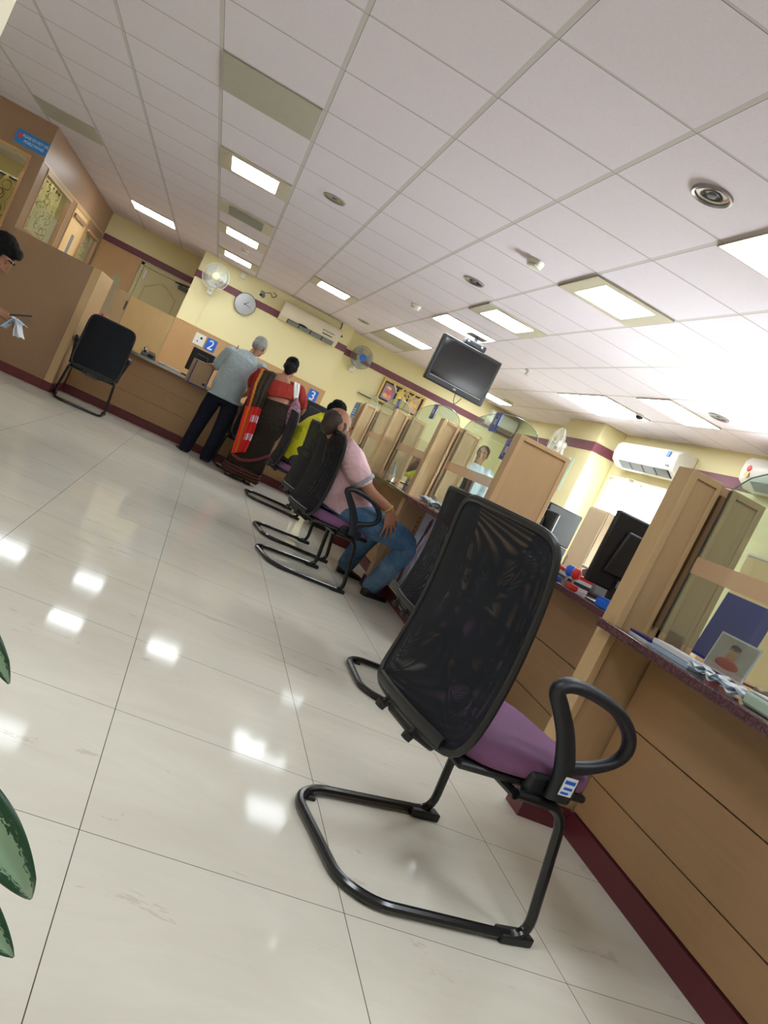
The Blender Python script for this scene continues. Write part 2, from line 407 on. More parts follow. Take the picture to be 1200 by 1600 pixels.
# ---- recess door and wood panel (far left)
d = MB().box(-1.70, 13.43, 0, -1.645, 13.478, 2.0).box(-.89, 13.43, 0, -.848, 13.478, 2.0).box(-1.70, 13.43, 1.95, -.848, 13.478, 2.0)
dr = struct('door_1', d, 'door', bevel=.004)
MB().box(-1.64, 13.445, .01, -.895, 13.476, 1.945).build('door_leaf', 'door', dr)
mo = MB()
def arch(x0, x1, z0, z1, rise):
    p = [(x0, 13.44, z0), (x0, 13.44, z1 - rise)]
    for i in range(13):
        t = i / 12; p.append((x0 + (x1 - x0) * t, 13.44, z1 - rise + rise * (sin(pi * t) ** 1.6)))
    return p + [(x1, 13.44, z0)]
mo.tube(arch(-1.52, -1.02, 1.0, 1.81, .13), .012, 8, wrap=True)
mo.tube([(-1.52, 13.44, .25), (-1.52, 13.44, .85), (-1.02, 13.44, .85), (-1.02, 13.44, .25)], .012, 8, wrap=True)
mo.build('door_moulding', 'door', dr)
MB().box(-1.06, 13.36, 1.87, -.90, 13.43, 1.92).tube([(-1.0, 13.37, 1.93), (-1.12, 13.3, 1.935), (-.88, 13.42, 1.97)], .010, 6).build('door_closer', 'dgrey', dr)
MB().box(-1.60, 13.435, 1.76, -1.575, 13.447, 1.89).build('hinge', 'metal', dr)
struct('wall_panel', MB().box(-2.355, 13.455, 0, -1.705, 13.479, 2.02), 'wood_tan')

# ---- glazed cabin (left)
XC, YC = -2.37, 9.03
cab = MB()
cab.box(XC - .06, YC, 2.082, XC, 13.475, ZC - .001)                 # side header
cab.box(XC - .06, YC, 0, XC, 13.475, 1.412)                         # side base
cab.box(XC - .06, YC, 1.412, XC, 9.30, 2.082).box(XC - .06, 10.78, 1.412, XC, 11.06, 2.082)
cab.box(XC - .06, 12.10, 1.412, XC, 12.22, 2.082).box(XC - .06, 13.25, 1.412, XC, 13.475, 2.082)
cab.box(XC - .06, 12.22, 1.962, XC, 13.25, 2.082)
cab.box(XL, YC, 2.082, XC - .06, YC + .06, ZC - .001).box(XL, YC, 0, XC - .06, YC + .06, 1.312)
cab.box(XC - .115, YC, 1.312, XC - .06, YC + .06, 2.082).box(XL, YC, 1.312, -3.75, YC + .06, 2.082)
struct('wall_cabin', cab, 'wood_dark')
tr = MB().box(XC, YC, 2.083, XC + .006, 13.47, 2.099).box(XC, 9.31, 2.026, XC + .012, 10.77, 2.052)
struct('trim_5', tr, 'wood_edge')
w3 = MB().box(XC - .05, 9.30, 1.412, XC + .008, 9.33, 2.082).box(XC - .05, 10.75, 1.412, XC + .008, 10.78, 2.082).box(XC - .05, 9.33, 2.046, XC + .008, 10.75, 2.082).box(XC - .05, 9.33, 1.412, XC + .008, 10.75, 1.432)
wf = struct('window_3', w3, 'wood_tan'); MB().box(XC - .03, 9.33, 1.432, XC - .024, 10.75, 1.741).build('milky_pane', 'win_milky', wf); MB().box(XC - .03, 9.33, 1.741, XC - .024, 10.75, 2.046).build('pane', 'win', wf)
w4 = MB().box(XC - .05, 12.22, 1.412, XC + .008, 12.25, 1.962).box(XC - .05, 13.22, 1.412, XC + .008, 13.25, 1.962).box(XC - .05, 12.25, 1.932, XC + .03, 13.22, 1.962).box(XC - .05, 12.25, 1.412, XC + .008, 13.22, 1.432)
wf = struct('window_4', w4, 'wood_tan'); MB().box(XC - .03, 12.25, 1.432, XC - .024, 13.22, 1.932).build('milky_pane', 'win_milky', wf)
w5 = MB().box(-3.75, YC - .008, 1.312, -3.72, YC + .05, 2.082).box(-2.515, YC - .008, 1.312, XC - .115, YC + .05, 2.082).box(-3.72, YC - .008, 2.052, -2.515, YC + .05, 2.082).box(-3.72, YC - .008, 1.312, -2.515, YC + .05, 1.332)
wf = struct('window_5', w5, 'wood_tan'); MB().box(-3.72, YC + .025, 1.332, -2.515, YC + .031, 2.052).build('pane', 'win', wf)
d2 = MB().box(XC - .055, 11.06, 1.412, XC + .01, 11.10, 2.082).box(XC - .055, 12.06, 1.412, XC + .01, 12.10, 2.082).box(XC - .055, 11.10, 2.046, XC + .01, 12.06, 2.082)
d2 = struct('door_2', d2, 'wood_tan'); lf = MB().box(XC - .035, 11.10, 1.413, XC + .002, 12.06, 2.046)
lf.build('door_leaf', wood('door_beech', lin(222, 186, 132)), d2)
MB().box(XC + .002, 11.50, 1.432, XC + .006, 11.66, 1.741).build('vision_panel', 'grey', d2)
MB().box(XC + .002, 11.15, 1.932, XC + .03, 11.95, 1.977).build('door_closer', 'wood_dark', d2)
def curtain(name, label, p0, p1, z0, z1, amp=.03, waves=9):
    p0, p1 = V3((*p0, 0)), V3((*p1, 0)); L = (p1 - p0).length; t = (p1 - p0) / L; nrm = V3((-t.y, t.x, 0))
    g = MB(); g.grid(lambda u, v: p0 + t * (u * L) + nrm * (amp * sin(u * waves * 2 * pi) * (1 - .35 * v) + .008 * sin(u * 40 + v * 5)) + V3((0, 0, z0 + (z1 - z0) * v)), 120, 8, uv=lambda u, v: (u * L * 1.312, v * (z1 - z0)))
    o = g.build(name, 'curtain', None, angle=180, solid=.004)
    tag(o, label, 'curtain', None)
    MB().tube([p0 + V3((0, 0, z1 - .02)), p1 + V3((0, 0, z1 - .02))], .012, 8).build('curtain_rod', 'dgrey', o)
    return o
curtain('curtain', 'pale gold curtain with dark circles behind the cabin side window before the door', (XC - .13, 9.2), (XC - .13, 10.75), 1.0, 2.052)
curtain('curtain', 'pale gold curtain with dark circles behind the far cabin window beside the wood panel', (XC - .13, 12.2), (XC - .13, 13.3), 1.0, 1.952)
curtain('curtain', 'pale gold curtain with dark circles in the cabin front window under the blue sign', (-3.7, YC + .25), (-2.52, YC + .25), 1.0, 1.84)
sg = MB().box(-2.69, YC - .010, 2.130, -2.376, YC - .001, 2.264).build('phone_ban_sign', 'signblue', None); tag(sg, 'blue sign forbidding mobile phones at the top of the brown cabin corner', 'sign')
text_mesh('PLEASE DO NOT USE\nMOBILE PHONES', .041, 'lettering', 'paper', sg, frame_mat((-2.502, YC - .0115, 2.196), *FY), squash=.66, spacing=1.15)
g = MB().box(-2.665, YC - .013, 2.177, -2.635, YC - .010, 2.232); g.build('phone_symbol', 'red', sg)
# low brown partition with its end post, standing at the cabin corner
SC = .8337
pt = thing('partition_screen', 'wide brown laminate partition screen in front of the glazed cabin', 'partition', (-2.3, 10.8, 0))
sub(MB().box(-2.86, 10.76, .0, -1.84, 10.82, 1.64), 'panel', 'wood_dark', pt)
sub(MB().box(-2.86, 10.745, .0, -1.84, 10.759, .115), 'skirting', 'maroon', pt)
pt = thing('counter_partition', 'beech partition post at the free end of the brown screen, beside the first desk', 'partition', (-1.78, 11.6, 0))
sub(MB().box(-1.838, 10.76, 0, -1.735, 11.9, 1.645), 'panel', 'wood', pt, bevel=.003)
sub(MB().box(-1.838, 10.745, 0, -1.735, 10.759, .115).box(-1.734, 10.76, 0, -1.72, 11.60, .115), 'skirting', 'maroon', pt)
SC = 1.0

# ---- ceiling panels, lamps and vents, set in the tile grid
def cell(i, j): return -.6565 + .6 * i, 2.7513 + .6018 * j
def lamp(i, j, label, full=False, name='ceiling_light'):
    x, y = cell(i, j); t = thing(name, label, 'ceiling light', (x + .3, y + .3, ZC - .012), 0, 'square lit ceiling panels')
    a = .288; lx, ly = (.285, .275) if full else (.19, .22)
    fr = MB()
    for s in (-1, 1): fr.box(s * lx, -a, 0, s * a, a, .0115); fr.box(-lx, s * ly, 0, lx, s * a, .0115)
    fr.build('frame', 'fixture', t)
    p = []; r = .045
    for qx, qy, a0 in ((1, 1, 0), (-1, 1, 90), (-1, -1, 180), (1, -1, 270)):
        for k in range(5): p.append((qx * (lx - .001 - r) + r * cos(rad(a0 + k * 22.5)), qy * (ly - .001 - r) + r * sin(rad(a0 + k * 22.5))))
    MB().prism(p, (0, 0, .002), (1, 0, 0), (0, 1, 0), (0, 0, 1), .008).build('diffuser', 'lit', t)
    return t
LT = [(0, 6, 'nearest lit square panel in the ceiling row above the clock', False), (0, 11, 'second lit square panel in the ceiling row above the clock, beyond the vent', False),
      (0, 14, 'lit square panel directly above the wall fan beside the clock', False), (-2, 14, 'bright full-width lit panel over the far left recess', True),
      (2, 11.4, 'small lit square panel between the clock row and the hanging television row', False), (4, .1, 'very large lit panel cut by the upper right edge', True),
      (4, 3, 'large lit square panel with metal ends nearest the round white detector', False), (4, 6.25, 'lit square panel above and right of the hanging television', False),
      (4, 8.35, 'lit full-width panel just behind the top of the hanging television', True), (4, 12.4, 'lit full-width panel left of the hanging television over the picture wall', True),
      (7, 14.6, 'lit panel seen low right of the hanging television near the back wall', True), (7, 8, 'blown-out lit panel over the counter staff area by the side fan', True), (7, 9, 'blown-out lit panel over the side fan by the pillar', True),
      (7, 6, 'blown-out lit panel above the bright white air conditioner', True)]
for i, j, lb, fl in LT: lamp(i, j, lb, fl)
for i, j in ((0, -3), (4, -4), (2, -6), (-3, -3), (7, 1), (-4, 11), (-5, 13), (-4, 0)): lamp(i, j, 'lit square ceiling panel behind the camera and over side rooms', True)
for i, j, h, lb in ((0, 3, 1, 'plain grey-green unlit ceiling panel at the upper left centre'), (-3, 9, 1, 'dull unlit ceiling panel next to the brown cabin corner'), (4, 13.55, 1.6, 'dull long unlit ceiling panel in front of the back wall')):
    x, y = cell(i, j); t = thing('blank_ceiling_panel', lb, 'ceiling panel', (x + .3, y + .3, ZC - .008))
    sub(MB().box(x + .014, y + .012, ZC - .008, x + .586, y + .59 * h, ZC - .001), 'panel', 'panel_dull', t)
x, y = cell(0, 9); t = thing('ceiling_vent', 'square ceiling vent between two lit panels above the clock wall', 'vent', (x + .3, y + .3, ZC - .01))
sub(MB().box(x + .014, y + .014, ZC - .01, x + .586, y + .588, ZC - .001), 'panel', 'fixture', t)
gq = MB()
for k in range(9): gq.obox((x + .3, y + .12 + k * .045, ZC - .016), (.36, .03, .004), Matrix.Rotation(rad(25), 3, 'X'))
sub(gq, 'louvre', 'panel_dull', t)
def puck(x, y, label, kind):
    if kind == 'detector':
        t = thing('smoke_detector', label, 'smoke detector', (x, y, ZC))
        MB().lathe([(.056, -.0005), (.056, -.016), (.050, -.030)]).build('base', 'white', t)
        MB().lathe([(.046, -.030), (.046, -.034)]).build('slot_ring', 'black', t)
        MB().lathe([(.050, -.034), (.045, -.046), (.02, -.052)]).build('cover', 'white', t)
    elif kind == 'downlight':
        t = thing('recessed_downlight', label, 'downlight', (x, y, ZC))
        MB().lathe([(.088, -.0005), (.088, -.010), (.080, -.013), (.072, -.008)], cap=False).build('trim_ring', 'metal', t)
        MB().lathe([(.074, -.002), (.060, -.006), (.03, -.004), (.005, -.0025)]).build('reflector', 'chrome', t)
        MB().lathe([(.018, -.004), (.018, -.009), (.008, -.011)]).build('bulb', 'grey', t)
    else:
        t = thing('ceiling_sprinkler', label, 'sprinkler', (x, y, ZC))
        MB().lathe([(.035, -.0005), (.03, -.012), (.01, -.016), (.009, -.05), (.004, -.055)]).build('body', 'metal', t)
        MB().lathe([(.026, -.056), (.026, -.06)]).build('deflector', 'metal', t)
puck(1.46, 3.06, 'large round recessed downlight nearest, upper right', 'downlight'); puck(1.47, 6.17, 'round recessed downlight beyond the nearer white detector', 'downlight')
puck(.244, 6.09, 'round recessed downlight right of the nearest clock-row panel', 'downlight'); puck(3.87, 7.9, 'small recessed downlight among the blown-out panels', 'downlight')
puck(3.87, 6.08, 'small recessed downlight above the white air conditioner', 'downlight'); puck(3.98, 11.37, 'tiny recessed downlight right of the lowest lit panel', 'downlight'); puck(1.49, 11.1, 'tiny recessed downlight above the blue-hubbed fan', 'downlight')
puck(1.487, 4.95, 'round white smoke detector left of the large lit panel', 'detector'); puck(1.52, 8.2, 'round white smoke detector above the hanging television', 'detector'); puck(-.29, 10.4, 'small white smoke detector between lit panels above the clock', 'detector')
puck(2.98, 8.39, 'small metal sprinkler right of the hanging television', 'sprinkler')
t = thing('ceiling_camera', 'small dark dome camera on the ceiling above the white air conditioner', 'camera', (4.0, 7.58, ZC))
MB().lathe([(.05, -.0005), (.05, -.02)]).build('base', 'white', t); MB().ell((0, 0, -.022), (.04, .04, .032)).build('dome', 'black_gloss', t)

# ------------------------------------------------------------------ the counter line (laid out in its own unit, .8337 m)
SC = .8337
def wing(y0, y1, label, x1=2.30, gl=2.1, groove=True):
    t = thing('counter_partition', label, 'partition', (2.12, (y0 + y1) / 2, 0), 0, 'beech partitions along the counter')
    MBx = MB().box(1.915, y0 + .012, 0, gl - .03, y1 - .012, 1.64).box(gl + .03, y0 + .012, 0, x1, y1 - .012, 1.64).box(gl - .03, y0 + .03, .88, gl + .03, y1 - .03, 1.64).box(gl - .03, y0 + .012, 0, gl + .03, y1 - .012, .88)
    sub(MBx, 'panel', 'wood', t)
    if not groove: sub(MB().box(gl - .03, y0 + .012, 0, gl + .03, y1 - .012, 1.64), 'infill', 'wood', t)
    e = MB()
    if not groove: e.box(1.91, y0, 0, 1.945, y1, 1.645).box(x1 - .025, y0, 0, x1 + .005, y1, 1.645).box(1.945, y0, 1.615, x1 - .025, y1, 1.645)
    else:
     for a, b, z in ((1.91, 1.945, 0), (gl - .052, gl - .03, .916), (gl + .03, gl + .055, .916), (x1 - .025, x1 + .005, 0)): e.box(a, y0, z, b, y1, 1.645)
    if groove: e.box(1.945, y0, 1.615, gl - .052, y1, 1.645).box(gl + .055, y0, 1.615, x1 - .025, y1, 1.645)
    sub(e, 'edge_frame', 'wood_edge', t, bevel=.002)
    sub(MB().box(1.900, y0 - .012, 0, 1.909, y1 + .012, .105).box(1.909, y0 - .012, 0, 2.125, y0 - .001, .105), 'skirting', 'maroon', t)
    sub(MB().box(gl - .012, y0 + .004, .98, gl + .012, y0 + .022, 1.60), 'glass_channel', 'groove', t) if groove else None
    return t
WG = [(2.985, 3.10), (4.935, 5.05), (6.745, 6.86), (8.655, 8.77), (10.475, 10.59)]
WL = ['tall beech partition nearest the camera, beside the nearest purple chair', 'wide plain beech partition facing the camera behind the tall black chair back',
      'beech partition between the two big glass arches', 'beech partition above the knee of the man in pink', 'beech partition with the blue notices on its edge']
for (a, b), l in zip(WG, WL): wing(a, b, l, groove=not 4.9 < a < 5)
wing(.98, 1.09, 'beech partition at the near end of the counter, past the right edge of the picture')
def base(y0, y1, x, label, knee=None):
    t = thing('counter_cabinet', label, 'counter', (x + .3, (y0 + y1) / 2, 0))
    m = MB().box(x + .02, y0, .1, x + .6, y1, .875)
    for a, b in ((.108, .276), (.282, .556), (.562, .875)): m.box(x, y0, a, x + .0199, y1, b)
    sub(m, 'front_panel', 'wood_h', t)
    sub(MB().box(x - .012, y0, 0, x + .6, y1, .1), 'skirting', 'maroon', t)
    return t
base(1.10, 2.975, 2.14, 'beech counter front under the nearest glass screen, right edge'); base(-2.5, .97, 2.14, 'beech counter front outside the right edge of the picture')
base(3.11, 4.925, 2.30, 'set-back beech counter front behind the nearest chair')
base(5.06, 6.735, 2.14, 'beech counter front covered by the blue poster'); base(6.87, 8.645, 2.14, 'beech counter front behind the legs of the man in pink')
base(8.78, 10.465, 2.14, 'beech counter front beyond the man in pink, before the last partition')
base(10.605, 11.48, 2.14, 'short beech counter front beyond the last partition, by the desks')
def top(segs, lip, label, x1=2.78, xs=2.30):
    t = thing('worktop', label, 'worktop', (2.3, sum(lip) / 2, .88))
    m = MB()
    for a, b in segs: m.box(xs, a, .8765, x1, b, .915)
    if lip[0] != lip[1]:
        for a, b in segs: m.box(1.895, a, .8765, xs, b, .915)
        m.box(1.865, lip[0], .8765, 1.895, lip[1], .915)
    sub(m, 'slab', 'granite', t, bevel=.004)
top([(1.11, 2.97), (-2.5, .965)], (-2.5, 3.05), 'dark maroon granite worktop edge of the nearest counter, right edge', 2.78, 2.0)
t = thing('worktop', 'set-back granite worktop holding the monitor and the red and blue stationery', 'worktop', (2.3, 4, .88)); sub(MB().box(2.17, 3.12, .8765, 2.9, 4.92, .915), 'slab', 'granite', t, bevel=.004)
top([(5.07, 6.73), (6.875, 8.64), (8.785, 10.46), (10.605, 11.48)], (5.07, 11.48), 'long dark granite worktop under the three glass arches', 2.78, 2.0)
def screen(y0, y1, label, apex=1.82, plates=(), strip=True, x=2.1, z0=.975, zs=1.64):
    t = thing('glass_screen', label, 'glass screen', (x, (y0 + y1) / 2, .916), 0, 'arched glass screens')
    p = [(y0, z0), (y1, z0)]
    for i in range(25):
        u = i / 24; p.append((y1 + (y0 - y1) * u, zs + (apex - zs) * math.sqrt(max(0, 1 - (2 * u - 1) ** 2)) ** 1.15))
    sub(MB().prism(p, (x - .004, 0, 0), (0, 1, 0), (0, 0, 1), (1, 0, 0), .008), 'pane', 'glass', t)
    e = [(x, q[0], q[1]) for q in p]
    sub(MB().tube([(x, a, b) for a, b in p[2:]], .0035, 6), 'polished_edge', 'glass_edge', t)
    if strip: sub(MB().box(x - .0065, y0 + .01, 1.25, x - .0045, y1 - .01, 1.325), 'frosted_strip', M['strip'], t)
    for y in (y0 + .12, y1 - .12): sub(MB().box(x - .02, y - .03, .916, x + .02, y + .03, 1.0), 'clamp', 'metal', t)
    return t
nn = NT('frosted_tan_strip'); nn.set(lin(232, 196, 164), .6, 0, .3); tt = nn.n('ShaderNodeBsdfTransparent'); mx = nn.n('ShaderNodeMixShader'); mx.inputs[0].default_value = .62
nn.l(tt.outputs[0], mx.inputs[1]); nn.l(nn.b.outputs[0], mx.inputs[2]); nn.l(mx.outputs[0], nn.out.inputs[0]); M['strip'] = nn.m
screen(1.11, 2.965, 'nearest arched glass screen, cut by the right edge'); screen(5.07, 6.73, 'arched glass screen right of the middle, nearest of the row of three')
screen(6.88, 8.64, 'arched glass screen in the middle of the row of three'); screen(8.79, 10.455, 'arched glass screen farthest of the row of three')
screen(10.7, 11.45, 'arched glass screen beyond the last partition, in front of the yellow wall', strip=False)
def plate(y, z, label, x=2.089):
    t = thing('counter_plate', label, 'sign', (x, y, z), 0, 'vertical blue plates on the glass')
    MB().box(-.004, -.07, -.08, 0, .07, .08).build('plate', 'navyplate' if 'navyplate' in M else 'blue', t, bevel=.002)
    o = [(-.0055, -.036, -.05), (-.0055, .036, -.05), (-.0055, .036, .05), (-.0055, -.036, .05)]
    MB().tube(o, .0022, 5, wrap=True).build('white_outline', 'paper', t)
    MB().box(-.0058, -.014, -.024, -.0045, .014, .024).build('white_bar', 'paper', t)
M['navyplate'] = plain('plate_blue', lin(50, 74, 170), .4)
plate(6.02, 1.745, 'upright blue plate at the top of the nearest full glass arch'); plate(7.86, 1.74, 'upright blue plate at the top of the middle glass arch')
plate(9.55, 1.74, 'upright blue plate at the top of the farthest glass arch'); plate(5.53, 1.555, 'upright blue plate low on the glass beside the wide plain partition')
# blue notices on the edge of the last partition
for k, (z0, z1, c) in enumerate([(1.42, 1.60, (70, 140, 200)), (1.27, 1.405, (150, 190, 220)), (1.12, 1.255, (60, 120, 190)), (.99, 1.105, (30, 80, 160))]):
    t = thing('notice', ['pale blue notice topmost on the last partition', 'whitish blue notice second from the top on the last partition', 'mid blue notice third from the top on the last partition', 'dark blue notice lowest on the last partition'][k], 'notice', (1.88, 10.8, z0))
    sub(MB().box(1.858, 10.625, z0, 1.865, 10.93, z1), 'sheet', plain('notice_blue', lin(*c), .5), t)
    ln = MB()
    for j in range(3): ln.box(1.8565, 10.66, z0 + .025 + j * .032, 1.8575, 10.90, z0 + .037 + j * .032)
    sub(ln, 'printed_lines', 'paper', t)
t = thing('notice_board', 'narrow board that carries the blue notices beside the last partition', 'board', (1.9, 10.8, 0)); sub(MB().box(1.8655, 10.60, .9155, 1.93, 10.95, 1.62), 'panel', 'wood', t)
# poster on the counter front
pb = NT('poster_sky'); ff = pb.noise(3.2, 4); M['poster'] = pb.set(pb.mix(ff, lin(166, 188, 236), lin(226, 234, 250)), .45)
t = thing('advertising_poster', 'blue advertising poster with paddles on the counter front behind the black chairs', 'poster', (2.1, 6, .2))
sub(MB().box(2.118, 5.15, .20, 2.126, 6.70, .868), 'sheet', 'poster', t)
def paddle(a, b, m):
    a, b = V3(a), V3(b); d = (b - a); q = d.normalized()
    MBp = MB().tube([a, b], .010, 6)
    for e, s in ((a, -1), (b, 1)): MBp.tube([e - q * .02, e + q * s * .05, e + q * s * .12, e + q * s * .17], [(.004, .006), (.004, .04), (.004, .046), (.003, .01)], 12, side=(1, 0, 0))
    sub(MBp, 'printed_paddle', m, t)
M['pbrown'] = plain('print_brown', lin(92, 62, 70), .5); M['plight'] = plain('print_pale', lin(196, 176, 190), .5)
paddle((2.116, 6.54, .36), (2.116, 6.47, .66), 'pbrown'); paddle((2.116, 6.30, .36), (2.116, 6.26, .64), 'pbrown'); paddle((2.115, 6.45, .42), (2.115, 6.38, .60), 'plight'); paddle((2.116, 6.18, .30), (2.116, 6.40, .48), 'plight')
text_mesh('Celebrate', .125, 'lettering', 'black', t, Matrix.Translation(-t.location / SC) @ frame_mat((2.116, 5.74, .56), *FX), align='CENTER', squash=.62)
st = MB()
for k in range(4): st.box(2.112, 5.12, .108 + k * .023, 2.124, 6.72, .124 + k * .023)
sub(st, 'white_slat_border', 'paper', t)
hs = thing('slotted_strip', 'upright wood strip with dark slots left of the blue poster', 'strip', (2.12, 6.73, .2)); sub(MB().box(2.10, 6.715, .2, 2.135, 6.742, .86), 'strip', 'wood_tan', hs)
sl = MB()
for k in range(12): sl.box(2.097, 6.72, .27 + k * .045, 2.0995, 6.737, .29 + k * .045)
sub(sl, 'slot', 'black', hs)

# ---- desks along the clock wall
def desk(x0, x1, label):
    t = thing('desk', label, 'desk', ((x0 + x1) / 2, 11.9, 0))
    m = MB().box(x0, 11.64, .11, x1, 11.66, .87).box(x0, 11.66, .11, x0 + .03, 12.25, .87).box(x1 - .03, 11.66, .11, x1, 12.25, .87)
    for a, b in ((.115, .36), (.364, .61), (.614, .87)): m.box(x0, 11.62, a, x1, 11.6399, b)
    sub(m, 'front_panel', 'wood_h', t)
    sub(MB().box(x0, 11.605, 0, x1, 12.25, .11), 'skirting', 'maroon', t)
    sub(MB().box(x0, 11.5, .872, x1, 12.3, .905), 'desktop', 'granite', t, bevel=.004)
    sub(MB().box(x0, 11.492, .870, x1, 11.4995, .907), 'edge_strip', 'metal', t)
desk(-1.715, .10, 'beech front desk under sign 2, behind the black chair at the far left'); desk(.102, 1.86, 'beech front desk under sign 3, behind the woman in the sari')
screen(11.92, 12.95, 'narrow arched glass screen at the far left beside the pale door', apex=1.765, strip=False, x=-1.78, z0=.98)
t = thing('counter_ledge', 'side ledge under the far left glass screen', 'counter', (-1.78, 12.4, 0)); sub(MB().box(-1.85, 11.91, 0, -1.72, 13.1, .914), 'panel', 'wood', t)
t = thing('flap_post', 'slim beech post with a hinge beside the low beech flap panel', 'post', (-1.76, 13.16, 0)); sub(MB().box(-1.84, 13.11, 0, -1.60, 13.2, 1.635), 'post', 'wood_edge', t); sub(MB().box(-1.625, 13.1, 1.38, -1.605, 13.109, 1.52), 'hinge', 'dgrey', t)
t = thing('flap_screen', 'low light beech panel behind the first desk, in front of the pale door', 'panel', (-1.3, 13.2, 0)); sub(MB().box(-1.595, 13.15, 0, -.90, 13.19, 1.62), 'panel', wood('pale_beech', lin(222, 186, 130)), t)
SC = 1.0
t = thing('wall_cladding', 'brown wood dado panel with the number signs along the clock wall', 'panel', (.4, 12.33, 0)); sub(MB().box(-.83, 12.30, 0, 1.595, 12.349, 1.412), 'panel', 'wood_tan', t); sub(MB().box(-.83, 12.295, 1.412, 1.595, 12.349, 1.42), 'top_edge', 'wood_edge', t)
for d, x, lb in (('2', -.22, 'blue sign with a white numeral two, beside the white switch plate'), ('3', 1.44, 'blue sign with a white numeral three, to the right of the woman')):
    t = thing('number_sign', lb, 'sign', (x, 12.29, 1.27))
    MB().box(-.075, 0, -.09, .075, .008, .09).build('plate', 'blue', t, bevel=.006)
    text_mesh(d, .19, 'numeral', 'paper', t, frame_mat((0, -.0015, -.005), *FY), extrude=.001)
    MB().tube([(-.03, -.002, -.07), (.03, -.002, -.07)], .003, 5).build('white_line', 'paper', t)
t = thing('wall_switch_plate', 'white switch plate left of sign 2', 'switch', (-.40, 12.29, 1.27)); MB().box(-.08, 0, -.085, .08, .008, .085).build('plate', 'white', t, bevel=.006); MB().ell((0.02, -.001, .03), (.018, .006, .018)).ell((-.02, -.001, -.03), (.01, .006, .01)).build('switch_button', 'black', t)
SC = 1.0

